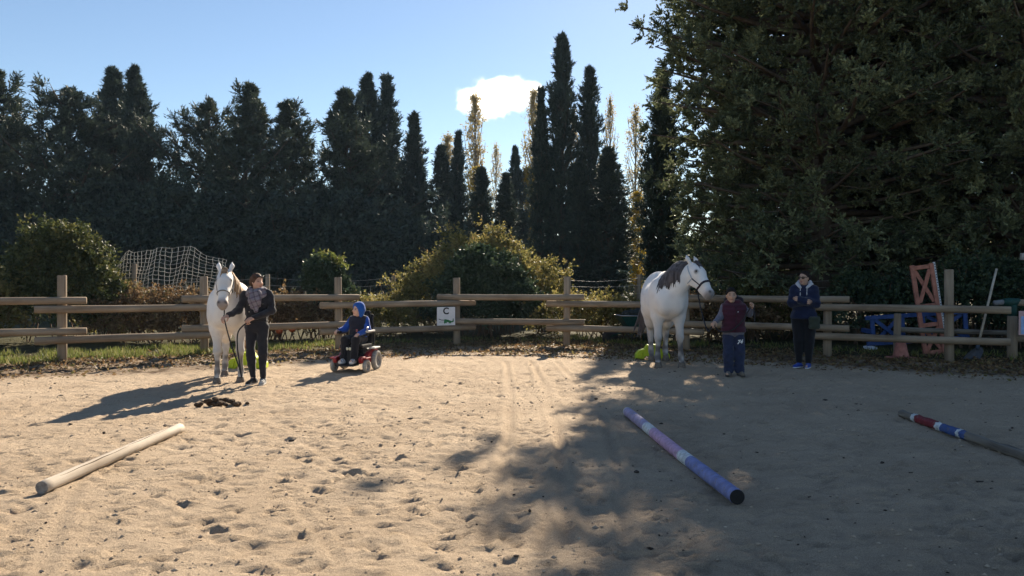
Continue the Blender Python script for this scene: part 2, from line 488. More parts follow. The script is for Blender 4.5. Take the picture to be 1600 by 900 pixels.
POSTS = FENCE[1:10]                                   # the nine that stand in or near the picture
def post(p, h, r, lean=0.0, top=0.0):
    mb = MB(); mb.tube([(0, 0, -0.25), (0, 0, 0.4), (0, 0, 1.0), (0, 0, h - 0.012), (0, 0, h)], [r * 1.03, r * 1.02, r, r * 0.99, r * 0.92], 14)
    o = mb.build("post", M_POST, fence, smooth=True)
    for q in o.data.polygons:
        if len(q.vertices) > 4: q.use_smooth = False
    o.location = (p[0], p[1], 0); o.rotation_euler = (rr.uniform(-.012, .012), rr.uniform(-.012, .012), rr.uniform(0, 6))
    return o
for i, p in enumerate(POSTS):
    post(p, [1.66, 1.67, 1.66, 1.65, 1.64, 1.67, 1.66, 1.22, 1.78][i], 0.083)
def rails(p, q, up, ext0=0.5, ext1=0.5, sd=0):
    P = Vector((p[0], p[1], 0)); Q = Vector((q[0], q[1], 0)); d = (Q - P).normalized()
    nrm = Vector((d.y, -d.x, 0))                      # towards the arena
    off = nrm * 0.135
    a = P - d * ext0 + off; b = Q + d * ext1 + off
    for k, z in enumerate((1.185, 0.605) if up else (1.025, 0.445)):
        za = z + rr.uniform(-.012, .012); zb = z + rr.uniform(-.012, .012)
        log("rail", (a.x, a.y, za), (b.x, b.y, zb), 0.073, M_RAIL, fence, seedv=sd * 7 + k)
for i in range(0, 7):
    rails(POSTS[i], POSTS[i + 1], i % 2 == 0, 0.45, 0.42, i)
rails(FENCE[0], POSTS[0], False, 0.3, 0.45, 31)
# the last bay passes its post and stops short of the gate post
rails(POSTS[7], POSTS[8], False, 0.45, 0.98, 40)

# ------------------------------------------------------------------ trees and shrubs
M_CYP = leafmat("cypress foliage", [(0.038, 0.054, 0.044), (0.070, 0.092, 0.064), (0.115, 0.135, 0.082)], 0.15)
M_CYPD = leafmat("dark cypress foliage", [(0.032, 0.048, 0.042), (0.056, 0.078, 0.060), (0.092, 0.115, 0.078)], 0.12)
M_BIG = leafmat("big cypress foliage", [(0.055, 0.072, 0.045), (0.14, 0.165, 0.09), (0.30, 0.32, 0.165)], 0.28)
M_POP = leafmat("autumn poplar leaves", [(0.26, 0.20, 0.12), (0.46, 0.36, 0.16), (0.42, 0.37, 0.14)], 0.45)
M_YEL = leafmat("yellow autumn leaves", [(0.30, 0.22, 0.04), (0.55, 0.36, 0.03), (0.36, 0.40, 0.06)], 0.5)
M_GOLD = leafmat("golden bramble leaves", [(0.07, 0.085, 0.028), (0.17, 0.16, 0.05), (0.33, 0.28, 0.10), (0.26, 0.17, 0.07)], 0.42)
M_BUSH = leafmat("green shrub leaves", [(0.03, 0.045, 0.018), (0.075, 0.09, 0.03), (0.20, 0.18, 0.06)], 0.3)
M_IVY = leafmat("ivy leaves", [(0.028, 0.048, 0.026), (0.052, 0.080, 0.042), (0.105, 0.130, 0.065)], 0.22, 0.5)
M_DRY = leafmat("dry bramble leaves", [(0.07, 0.045, 0.025), (0.17, 0.10, 0.05), (0.30, 0.20, 0.10), (0.13, 0.13, 0.045)], 0.35)
M_GRASS = leafmat("grass blades", [(0.10, 0.13, 0.03), (0.18, 0.21, 0.05), (0.30, 0.26, 0.12)], 0.4)
M_BARK = wood("grey bark", (0.06, 0.045, 0.034), (0.17, 0.135, 0.105), 'Z', 2.0)
M_BARKP = wood("pale poplar bark", (0.14, 0.12, 0.095), (0.30, 0.27, 0.23), 'Z', 2.0)
M_STEM = plain("bramble stems", (0.13, 0.085, 0.055), 0.85, 0.3, 8)

def unit(v):
    return v / np.maximum(np.linalg.norm(v, axis=-1, keepdims=True), 1e-9)

def kites(C, D, ln, wd, tone, g):
    """leaf blades: one kite per row, base at C pointing along D"""
    n = len(C)
    S = unit(np.cross(D, unit(g.normal(size=(n, 3)))))
    ln = ln[:, None]; wd = wd[:, None]
    V = np.empty((n, 4, 3)); mid = C + D * ln * 0.45
    V[:, 0] = C; V[:, 1] = mid + S * wd; V[:, 2] = C + D * ln; V[:, 3] = mid - S * wd
    F = np.arange(n * 4).reshape(n, 4)
    return V.reshape(-1, 3), F, np.repeat(tone, 4)

def blades(C, D, ln, wd, tone, g):
    """foliage blades: one slim triangle per row"""
    n = len(C); S = unit(np.cross(D, unit(g.normal(size=(n, 3)))))
    V = np.empty((n, 3, 3)); B = C + D * (ln * 0.1)[:, None]
    V[:, 0] = B + S * wd[:, None]; V[:, 1] = C + D * ln[:, None]; V[:, 2] = B - S * wd[:, None]
    return V.reshape(-1, 3), np.arange(n * 3).reshape(n, 3), np.repeat(tone, 3)

def clumps_to_mesh(name, P, D, g, twigs, leaves, tl, ll, lw, spread=0.9, lspread=0.75, tonevar=0.5, tri=False, size=None):
    """every clump (point P, direction D) grows a tuft of twigs that carry leaves"""
    n = len(P)
    tone_c = g.random(n)
    Pt = np.repeat(P, twigs, 0); Dt = unit(np.repeat(D, twigs, 0) + g.normal(size=(n * twigs, 3)) * spread)
    L = tl * g.uniform(0.5, 1.25, n * twigs) * (1 if size is None else np.repeat(np.asarray(size), twigs))
    tone_t = np.repeat(tone_c, twigs)
    N = n * twigs
    s = (np.tile(np.arange(leaves), N) + g.random(N * leaves)) / leaves
    C = np.repeat(Pt, leaves, 0) + np.repeat(Dt * L[:, None], leaves, 0) * (0.12 + 0.88 * s[:, None])
    Dl = unit(np.repeat(Dt, leaves, 0) + g.normal(size=(N * leaves, 3)) * lspread)
    tone = np.clip(np.repeat(tone_t, leaves) * tonevar + g.random(N * leaves) * (1 - tonevar), 0, 1)
    k = N * leaves
    V, F, T = (blades if tri else kites)(C, Dl, ll * g.uniform(0.6, 1.3, k), lw * g.uniform(0.7, 1.2, k), tone, g)
    return np_mesh(name, V, F, False, {"tone": T})

def conifer(name, seed, H, Rm, base, prof, nb, nsub, twigs, leaves, tl, ll, lw, pit, cur, mat, tr=0.22, lob=0.35, spread=0.8, tips=0, s0=0.35, bend=0.0, fan=0.0, droop=0.0, lsp=0.45, rag=0.72):
    """returns (trunk mesh, crown mesh); prof(t) gives the crown's radius share at height share t"""
    g = np.random.default_rng(seed); mb = MB()
    bx, by = g.uniform(-1, 1, 2) * bend
    axis = lambda z: np.array([bx * (z / H) ** 2, by * (z / H) ** 2, z])
    pts = [axis(H * q) + np.r_[g.normal(size=2) * 0.03 * H * 0.1, 0] for q in np.linspace(0, 0.97, 9)]
    pts[0] = np.array([0, 0, -0.25])
    mb.tube(pts, [tr * (1.25 if i == 0 else 1) * (1 - 0.93 * i / 8) for i in range(9)], 8)
    Ps, Ds, Zs = [], [], []
    ph = g.uniform(0, 6.28, 6)
    for i in range(nb):
        t = (i + g.random()) / nb
        z = base + t * (H - base) * 0.985
        az = i * 2.399963 + g.uniform(-.4, .4)
        lobe = 1 + lob * (math.sin(2 * az + ph[0] + 5 * t) * 0.5 + math.sin(3 * az + ph[1] - 9 * t) * 0.35 + math.sin(az + ph[2] + 17 * t) * 0.45)
        L = max(0.12, Rm * prof(t) * lobe * g.uniform(rag, 1.12))
        o = axis(z); ra = np.array([math.cos(az), math.sin(az), 0.0]); sd = np.array([-ra[1], ra[0], 0.0])
        p0 = pit(t) * g.uniform(0.75, 1.25); c0 = cur * g.uniform(0.6, 1.4); w = g.uniform(-.25, .25)
        f = lambda s: o + ra * (L * s) + sd * (w * L * s * s) + np.array([0, 0, L * (p0 * s + c0 * s * s)])
        if L > 0.5:
            mb.tube([f(0), f(0.35), f(0.7), f(0.96)], [max(.012, .022 * L + .008) * q for q in (1, .75, .45, .15)], 5, cap=False)
        k = max(1, int(round(nsub * (0.35 + 0.65 * L / Rm))))
        for j in range(k):
            s = s0 + (1 - s0) * ((j + g.random()) / k) if k > 1 else g.uniform(0.6, 1)
            p = f(s); tan = unit(f(min(1, s + .05)) - f(s - .05))
            side = sd * g.choice([-1, 1]) * g.uniform(0.0, 0.9) * (1.15 - s)
            d = unit(tan + side + np.array([0, 0, g.uniform(0.0, 0.5) - droop]))
            off = side * 0.28 * L * (1.1 - s) + g.normal(size=3) * 0.05
            if fan:
                fn = fan * min(1.0, 0.12 + L / 2.2)
                u = g.uniform(-1, 1); off = sd * (u * fn * math.sin(math.pi * min(1, s * 0.8)) ** 0.7) + np.array([0, 0, g.normal() * fn * 0.22 - 0.12 * fn * abs(u)]) - ra * (abs(u) * 0.3 * fn)
                d = unit(tan * 0.7 + sd * u * 0.6 + np.array([0, 0, g.uniform(0.1, 0.7) - droop]))
                if g.random() < 0.3: mb.tube([f(max(0, s - 0.12)), p + off * 0.6, p + off + d * 0.3], [0.014, 0.010, 0.004], 3, cap=False)
            Ps.append(p + off); Ds.append(d); Zs.append(min(1.0, 0.35 + L / (0.45 * Rm)))
    for j in range(tips):
        z = H * (1 - 0.05 * g.random() ** 1.0 * tips / 6); p = axis(z); Ps.append(p + np.r_[g.normal(size=2) * 0.03, 0]); Ds.append(np.array([0, 0, 1.8])); Zs.append(0.45)
    crown = clumps_to_mesh(name + "_crown", np.array(Ps), np.array(Ds), g, twigs, leaves, tl, ll, lw, spread, lsp, 0.55, True, Zs)
    crown.materials.append(mat)
    return mb.mesh(name + "_trunk", M_BARK, True), crown

def plant(name, protos, loc, rz, sc, label, cat, group=None):
    e = empty(name, loc, rz); e.scale = sc if hasattr(sc, '__len__') else (sc, sc, sc)
    for nm, me in zip(("trunk", "crown"), protos):
        o = bpy.data.objects.new(nm, me); col.objects.link(o); o.parent = e
    tag(e, label, cat, group)
    return e

P_old = lambda t: (0.70 + 0.42 * math.sin(min(1, t * 1.2) * 2.6)) * (1 - t ** 2.4) ** 0.9
P_cone = lambda t: (1 - t) ** 0.95 * min(1, 0.6 + 2.2 * t) + 0.03
P_spire2 = lambda t: (1 - t) ** 0.95 * min(1, 0.6 + 2.0 * t) * (0.8 if t > .5 else 1) + 0.03
P_spire = lambda t: (1 - t) ** 0.72 * min(1, 0.62 + 2.0 * t) * 1.05 + 0.02
P_col = lambda t: (1 - t ** 2.2) ** 1.1 * min(1, 0.62 + 2.2 * t)

# old wind-break cypresses, about 12 m high, far left
oldA = conifer("old_a", 11, 12.0, 3.5, 0.7, P_old, 95, 13, 9, 10, 0.50, 0.20, 0.030, lambda t: 0.12 + 0.5 * t, 0.25, M_CYP, 0.26, 0.6, 0.5, 8, bend=.5, fan=0.85, droop=.1, rag=.4)
oldB = conifer("old_b", 12, 12.0, 3.7, 0.6, P_cone, 105, 13, 9, 10, 0.50, 0.20, 0.030, lambda t: 0.12 + 0.6 * t, 0.3, M_CYP, 0.26, 0.6, 0.5, 14, bend=.4, fan=0.8, droop=.1, rag=.45)
oldC = conifer("old_c", 13, 12.0, 3.1, 0.6, P_spire2, 115, 12, 9, 10, 0.48, 0.20, 0.030, lambda t: 0.25 + 0.9 * t, 0.3, M_CYPD, 0.24, 0.5, 0.5, 14, bend=.25, fan=0.7, droop=.05, rag=.45)
colA = conifer("column_a", 21, 11.8, 1.0, 0.3, P_col, 230, 4, 8, 11, 0.42, 0.17, 0.026, lambda t: 1.3, 0.9, M_CYPD, 0.17, 0.15, 0.36, 8, s0=.2)
colB = conifer("column_b", 22, 11.6, 1.2, 0.3, P_spire, 240, 4, 8, 11, 0.40, 0.17, 0.026, lambda t: 1.15, 0.7, M_CYPD, 0.17, 0.22, 0.36, 16, s0=.2)

def tree_at(name, protos, px, pytop, d, H0, rz, wscale, label, cat, group, z0=0.0):
    p = at(px, 440, d); top = CAM_H + (440 - pytop) / FPX * d
    s = (top - z0) / H0
    return plant(name, protos, (p.x, p.y, z0), rz, (s * wscale, s * wscale, s), label, cat, group)

GL = "dark trees of the windbreak behind the net"
for (pr, px, py, d, rz, ws, lab) in [
    (oldA, -75, 100, 41, 0.3, 1.15, "broad dark conifer cut by the left picture edge above the green bush"),
    (oldB, 12, 112, 42, 1.1, 1.15, "ragged dark conifer at the far left end of the windbreak"),
    (oldA, 104, 130, 41, 2.4, 1.25, "flat-topped spreading conifer directly above the left bush"),
    (oldC, 176, 99, 44, 0.5, 1.1, "tall pointed conifer rising behind the flat-topped spreading one"),
    (oldC, 240, 104, 42, 3.3, .92, "slim pointed conifer just left of the gap above the net"),
    (oldA, 318, 146, 42, 4.4, .95, "blunt-topped dark conifer above the white horse's net"),
    (oldB, 372, 126, 41, 5.2, 1.05, "dark conifer with crooked leaning tip above the woman in scarf"),
    (oldB, 470, 156, 42, 0.2, 1.12, "wide layered conifer standing above the ivy-clad stump"),
    (oldB, 553, 142, 42, 2.0, 1.2, "bulky conifer with long right-hand boughs above the blue hood child"),
    (oldC, 572, 118, 45, 2.9, 0.95, "pointed dark conifer top showing behind the bulky long-boughed one"),
]:
    t_ = tree_at("conifer_tree", pr, px, py, d, 12.3, rz, ws, lab, "tree", GL)
    t_.rotation_euler = (0.04 * math.sin(px * 1.7), 0.055 * math.sin(px * 0.37 + 1), rz)
GC = "columnar cypresses of the middle distance"
for (pr, px, py, d, rz, ws, lab) in [
    (colA, 605, 120, 46, 0.4, 1.05, "blunt columnar cypress tallest of the pair right of the windbreak"),
    (colA, 647, 178, 44, 1.9, 1.2, "shorter blunt columnar cypress right of the tallest windbreak column"),
    (colA, 716, 206, 46, 3.0, 0.85, "thin columnar cypress left of the tall bare poplar"),
    (colB, 690, 222, 45, 5.0, 1.25, "loose grey-green columnar cypress beside the thin column"),
    (colB, 752, 256, 42, 0.9, 1.35, "small pointed cypress under the white cloud, left of two"),
    (colB, 790, 266, 42, 2.2, 1.25, "small pointed cypress under the white cloud, right of two"),
    (colA, 846, 138, 39, 4.0, 0.75, "narrow cypress leaning against the tallest spire's left side"),
    (colB, 878, 45, 39, 1.0, 0.86, "tallest cypress spire in the middle of the picture"),
    (colB, 921, 97, 40, 2.8, 0.82, "second tallest cypress spire, right of the tallest one"),
    (colA, 951, 232, 37, 5.5, 1.9, "broad round-topped cypress below the second tallest spire"),
    (colB, 905, 250, 37, 3.3, 1.2, "low loose cypress filling between the two tall spires"),
    (colA, 1034, 112, 30, 0.7, 1.15, "dark columnar cypress hugging the big conifer's left edge"),
]:
    tree_at("cypress_tree", pr, px, py, d, 12.0, rz, ws, lab, "cypress", GC)

# poplars with thin autumn leaf, farther off
def poplar(name, seed, H, mat, leaves_n, dens):
    g = np.random.default_rng(seed); mb = MB()
    mb.tube([(g.normal() * .05, g.normal() * .05, H * q) for q in np.linspace(0, 0.98, 7)], [0.16 * (1 - .92 * q) for q in np.linspace(0, 1, 7)], 7)
    Ps, Ds = [], []
    for i in range(75):
        t = 0.12 + 0.86 * (i + g.random()) / 75; z = H * t; az = i * 2.4 + g.uniform(-.5, .5)
        L = H * 0.17 * (1 - t ** 3) * g.uniform(.55, 1.15) * (0.6 + 0.6 * min(1, t * 2)); ra = np.array([math.cos(az), math.sin(az), 0])
        f = lambda s: np.array([0, 0, z]) + ra * L * 0.42 * (s - 0.25 * s * s) + np.array([0, 0, L * (0.55 * s + 0.5 * s * s)])
        mb.tube([f(0), f(.4), f(.75), f(1.05)], [0.04, 0.03, 0.022, 0.012], 4, cap=False)
        for s in g.uniform(0.3, 1.05, dens):
            Ps.append(f(s)); Ds.append(unit(f(1) - f(.4) + g.normal(size=3) * .2))
    c = clumps_to_mesh(name + "_crown", np.array(Ps), np.array(Ds), g, 3, leaves_n, 0.45, 0.115, 0.052, 0.7, 1.2)
    c.materials.append(mat)
    return mb.mesh(name + "_trunk", M_BARKP, True), c
popA = poplar("poplar_a", 31, 14, M_POP, 4, 7)
popB = poplar("poplar_b", 32, 14, M_POP, 3, 5)
popC = poplar("poplar_c", 33, 14, M_YEL, 7, 9)
GP = "poplars in the distance"
for (pr, px, py, d, rz, ws, lab) in [
    (popA, 742, 146, 58, .4, 0.95, "tall thin poplar with sparse brown leaf below the cloud"),
    (popB, 775, 224, 66, 1.4, .8, "smallest bare poplar below the cloud's middle"),
    (popA, 834, 140, 60, 2.4, .9, "poplar with brown leaf touching the cloud's right end"),
    (popB, 953, 150, 55, 3.4, .7, "bare grey poplar right of the second tallest spire"),
    (popB, 993, 164, 55, 4.4, .95, "bare pale poplar above the yellow trees near the big conifer"),
    (popB, 897, 170, 62, 0.4, .6, "bare poplar stem glimpsed between the two tall spires"),
    (popC, 996, 300, 50, 5.4, 1.5, "low yellow-leaved poplar glowing left of the dark column"),
    (popC, 745, 262, 56, 0.9, 1.4, "low yellow-green poplar glowing behind the left small cypress"),
    (popC, 824, 262, 58, 1.9, 1.6, "low yellow-green poplar glowing right of the small cypress pair"),
    (popA, 700, 210, 60, 2.9, 1.3, "thin brown-leaved poplar behind the loose grey-green cypress"),
]:
    tree_at("poplar_tree", pr, px, py, d, 14.0, rz, ws, lab, "poplar", GP)
tree_at("conifer_tree", oldC, 806, 222, 56, 12.5, 1.0, .7, "small open conifer between the poplars under the cloud", "tree", None)

# the great conifers on the right, branches down to the fence
P_big = lambda t: min(1.0, 0.78 + 1.4 * t) * (1 - max(0, t - 0.3) ** 2.0 * 0.75) ** 0.8 if t < 0.97 else 0.25
bigA = conifer("big_a", 41, 17.0, 4.5, 1.5, P_big, 255, 16, 12, 16, 0.32, 0.085, 0.027, lambda t: -0.08 + 0.36 * t, 0.14, M_BIG, 0.42, 0.12, 0.6, 8, s0=.40, fan=1.1, droop=.15, lsp=.5, rag=.84)
bigB = bigA
GB = "great conifers on the right"
for (pr, x, y, rz, s, lab) in [
    (bigA, 8.65, 21.6, 0.5, (1.03, 0.98, 0.97), "great conifer with bare trunk foot behind the woman in sunglasses"),
    (bigB, 13.8, 20.6, 2.0, (1.0, 0.95, 1.02), "great conifer towering above the orange jump stand and shovel"),
    (bigA, 18.8, 20.0, 3.6, (1.0, 1.0, 1.0), "great conifer at the right picture edge"),
    (bigB, 14.5, 26.0, 5.2, (1.05, 1.0, 1.05), "great conifer standing behind the front ones on the right"),
    (bigB, 9.7, 25.6, 1.3, (0.93, 0.9, 0.98), "great conifer half hidden behind the one with the bare trunk foot"),
]:
    plant("conifer_tree", pr, (x, y, 0), rz, s, lab, "tree", GB)

# ------------------------------------------------------------------ shrubs
def shrub(name, loc, lobes, n, mat, g, twigs, leaves, tl, ll, lw, label, cat="shrub", stems=14, stem_len=1.0, group=None, shell=0.55):
    """lobes: (x, y, z, rx, ry, rz) ellipsoids that make up the crown, relative to loc"""
    e = empty(name, loc)
    vol = np.array([l_[3] * l_[4] * l_[5] for l_ in lobes]) ** 0.67; vol = vol / vol.sum()
    Ps, Ds = [], []
    for l_, share in zip(lobes, vol):
        k = int(n * share); d = unit(g.normal(size=(k, 3))); d[:, 2] = np.where(d[:, 2] < -0.35, -d[:, 2], d[:, 2])
        r = shell + (1 - shell) * g.random(k) ** 0.6
        r = r * (0.48 + 1.0 * noise3(d[:, 0] * 2.6 + 9, d[:, 1] * 2.6, d[:, 2] * 2.6 + loc[0] + l_[0], 5))
        r = np.where(g.random(k) < 0.07, r * g.uniform(1.05, 1.4, k), r)
        P = np.array(l_[:3]) + d * r[:, None] * np.array(l_[3:6])
        ok = P[:, 2] > 0.02
        Ps.append(P[ok]); Ds.append(unit(d + np.array([0, 0, 0.25]))[ok])
    c = clumps_to_mesh(name + "_crown", np.vstack(Ps), np.vstack(Ds), g, twigs, leaves, tl, ll * 1.15, lw * 1.3, 0.8, 1.0, 0.5, True)
    c.materials.append(mat); link("crown", c, None, e)
    mb = MB()
    for i in range(stems):
        l_ = lobes[i % len(lobes)]
        d = unit(g.normal(size=3)); d[2] = abs(d[2]) + 0.3
        q = np.array(l_[:3]) + unit(d) * np.array(l_[3:6]) * g.uniform(0.8, 1.15) * stem_len
        a = np.array([l_[0] * .8 + g.normal() * l_[3] * .3, l_[1] + g.normal() * l_[4] * .3, -0.05])
        m_ = (a + q) / 2 + np.array([0, 0, 0.25 * abs(q[2])])
        mb.tube([a, (a + m_) / 2 + g.normal(size=3) * .04, m_, (m_ + q) / 2 + np.array([0, 0, .06]), q], [.018, .015, .012, .009, .004], 4, cap=False)
    xs_ = sorted((l_[0], l_[1]) for l_ in lobes)
    mb.tube([(xs_[0][0] - .1, xs_[0][1], -.03), (0, 0, -.02), (xs_[-1][0] + .1, xs_[-1][1], -.03)], .025, 5)
    mb.build("trunk", M_STEM, e, True)
    tag(e, label, cat, group)
    return e
g = np.random.default_rng(77)
# bush on the left
p = at(88, 440, 19.0)
shrub("bush", (p.x, 19.0, 0), [(0, 0, 1.1, 1.3, 1.1, 1.2), (-0.1, 0, 1.95, 0.95, 0.9, 0.95), (0.75, -.1, 1.6, 0.7, .6, .9), (-.85, .1, 1.2, .7, .7, .9), (.35, -.3, 2.35, .5, .5, .5), (1.1, 0, .9, .6, .6, .8)], 1700, M_BUSH, g, 5, 6, 0.24, 0.075, 0.028, "large rounded green bush behind the fence below the windbreak's left end", "bush")
p = at(-40, 440, 18.0)
shrub("bush", (p.x, 18.0, 0), [(0, 0, .8, .95, .8, 1.0)], 450, M_GOLD, g, 5, 6, 0.24, 0.075, 0.028, "low yellowish bush cut by the left picture edge", "bush")
p = at(170, 440, 19.4)
shrub("bush", (p.x, 19.4, 0), [(0, 0, .8, .7, .6, 0.9), (.3, 0, .5, .8, .5, .5)], 500, M_GOLD, g, 4, 5, 0.22, 0.06, 0.022, "sparse golden bramble between the green bush and the net", "bush", 24, 1.1)
# mound in the middle
p = at(752, 440, 21.5)
shrub("bush", (p.x, 21.5, 0), [(0.1, -.3, 0.9, 1.35, 1.0, 1.05), (0.1, -.3, 1.6, .95, .8, .75)], 1900, M_IVY, g, 5, 7, 0.20, 0.07, 0.030, "dense dark green ivy mound in the middle of the golden brambles", "bush", shell=.75)
shrub("bush", (p.x, 22.4, 0), [(-1.3, 0, 0.9, 1.4, .9, 1.2), (-.2, 0.1, 1.7, 1.6, .8, 1.1), (1.3, 0, 1.0, 1.15, .9, 1.25), (.4, 0.2, 2.0, 1.0, .7, .95), (-2.3, 0, .5, .9, .8, .75), (2.2, -.2, .5, .8, .8, .8)], 1700, M_GOLD, g, 4, 6, 0.28, 0.065, 0.026, "wide golden-brown bramble thicket rising round the dark ivy mound", "bush", 60, 1.15)
# ivy-clad stump right of the woman
p = at(506, 440, 20.5)
shrub("ivy_stump", (p.x, 20.5, 0), [(0, 0, .9, .30, .3, 1.0), (0, 0, 1.7, .40, .35, .40), (.45, 0, 1.25, .30, .3, .30), (-.3, 0, 1.5, .2, .2, .2)], 430, M_IVY, g, 5, 6, 0.18, 0.07, 0.03, "upright ivy-clad stump behind the fence left of the blue hood child", "shrub")
shrub("leafy_shoots", (p.x + .05, 20.7, 0), [(0, 0, 1.95, .38, .3, .35)], 60, M_GRASS, g, 4, 5, 0.2, 0.07, 0.03, "bright green leafy shoots on top of the ivy-clad stump", "shrub", 1)
# thicket along the foot of the windbreak and behind the fence
def thicket(px, d, w, h, mat, n, label, dep=.6, ll=.06):
    p = at(px, 440, d)
    return shrub("bush", (p.x, d, 0), [(-w * .3, 0, h * .45, w * .35, dep, h * .55), (w * .25, .1, h * .4, w * .38, dep, h * .5), (0, 0, h * .5, w * .3, dep, h * .5)], n, mat, g, 4, 5, 0.2, ll, ll * .4, label, "bush", 30, 1.12)
thicket(265, 18.9, 3.1, 1.25, M_DRY, 900, "brown dry bramble bank below the hanging net")
thicket(440, 19.8, 2.6, 1.2, M_DRY, 620, "brown dry bramble bank behind the woman in the scarf")
thicket(570, 20.6, 2.2, 1.1, M_GOLD, 480, "low golden brambles behind the child in the wheelchair")
thicket(945, 20.4, 2.9, 1.15, M_GOLD, 560, "low golden brambles between the mound and the right horse")
thicket(1110, 19.2, 3.0, 1.15, M_DRY, 620, "reddish dry bramble bank behind the boy in the vest")
thicket(1160, 19.6, 1.1, 1.6, M_BUSH, 320, "dark green rounded bush behind the right horse's head")
thicket(1230, 20.2, 2.4, 1.2, M_GOLD, 460, "sunlit yellow brambles left of the woman in sunglasses")
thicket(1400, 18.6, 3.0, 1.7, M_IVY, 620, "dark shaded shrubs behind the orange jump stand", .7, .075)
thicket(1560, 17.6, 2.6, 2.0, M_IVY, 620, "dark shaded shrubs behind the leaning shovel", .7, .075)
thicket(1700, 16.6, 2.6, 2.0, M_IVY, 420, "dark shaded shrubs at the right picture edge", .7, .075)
# understorey that closes the foot of the windbreak
for i, (px, d, w, h) in enumerate([(-60, 39, 7, 6.4), (90, 39.5, 7, 6.0), (240, 39, 7, 6.6), (390, 39.5, 7, 5.6), (530, 39, 6, 6.0), (650, 39, 5, 4.6)]):
    p = at(px, 440, d)
    shrub("understorey_bush", (p.x, d, 0), [(-w * .3, 0, h * .42, w * .33, 1.4, h * .58), (w * .3, .1, h * .4, w * .33, 1.4, h * .55), (0, 0, h * .5, w * .3, 1.4, h * .5)], 600, M_CYPD, g, 6, 6, 0.55, 0.2, 0.05,
          ["dark undergrowth at the far left below the windbreak", "dark undergrowth behind the large rounded green bush", "dark undergrowth behind the hanging net", "dark undergrowth behind the left horse and woman", "dark undergrowth behind the ivy-clad stump", "dark undergrowth left of the golden bramble thicket"][i], "undergrowth", 6, .8, "undergrowth along the windbreak")
for i, (px, d, w, h) in enumerate([(1180, 31, 7, 3.2), (1420, 30, 8, 4.0), (1640, 28, 8, 4.0)]):
    p = at(px, 440, d)
    shrub("understorey_bush", (p.x, d, 0), [(-w * .3, 0, h * .42, w * .33, 1.4, h * .58), (w * .3, .1, h * .4, w * .33, 1.4, h * .55), (0, 0, h * .5, w * .3, 1.4, h * .5)], 560, M_CYPD, g, 5, 5, 0.5, 0.18, 0.07,
          ["dark undergrowth behind the boy, under the great conifer", "dark undergrowth behind the orange jump stand", "dark undergrowth at the far right"][i], "undergrowth", 6, .8, "undergrowth under the great conifers")
# far wood that closes the horizon between the trees
k = 5000
fx = g.uniform(-95, 95, k); fy = 78 + g.uniform(0, 14, k); fz = np.abs(g.random(k)) ** 0.8 * (3.5 + 2.5 * noise2(fx / 6, fx * 0, 3))
c = clumps_to_mesh("far_wood", np.stack([fx, fy, fz], 1), np.tile([0, 0, 1.0], (k, 1)), g, 3, 3, 0.9, 0.7, 0.33, 0.9, 1.0, 0.5, True)
c.materials.append(M_BUSH)
fw = link("far_wood", c); tag(fw, "far belt of low green wood seen in gaps between the cypresses", "wood", None, "stuff")

# ------------------------------------------------------------------ smooth bodies: blended solids turned into one continuous surface
def v3(*a): return np.array(a, float)

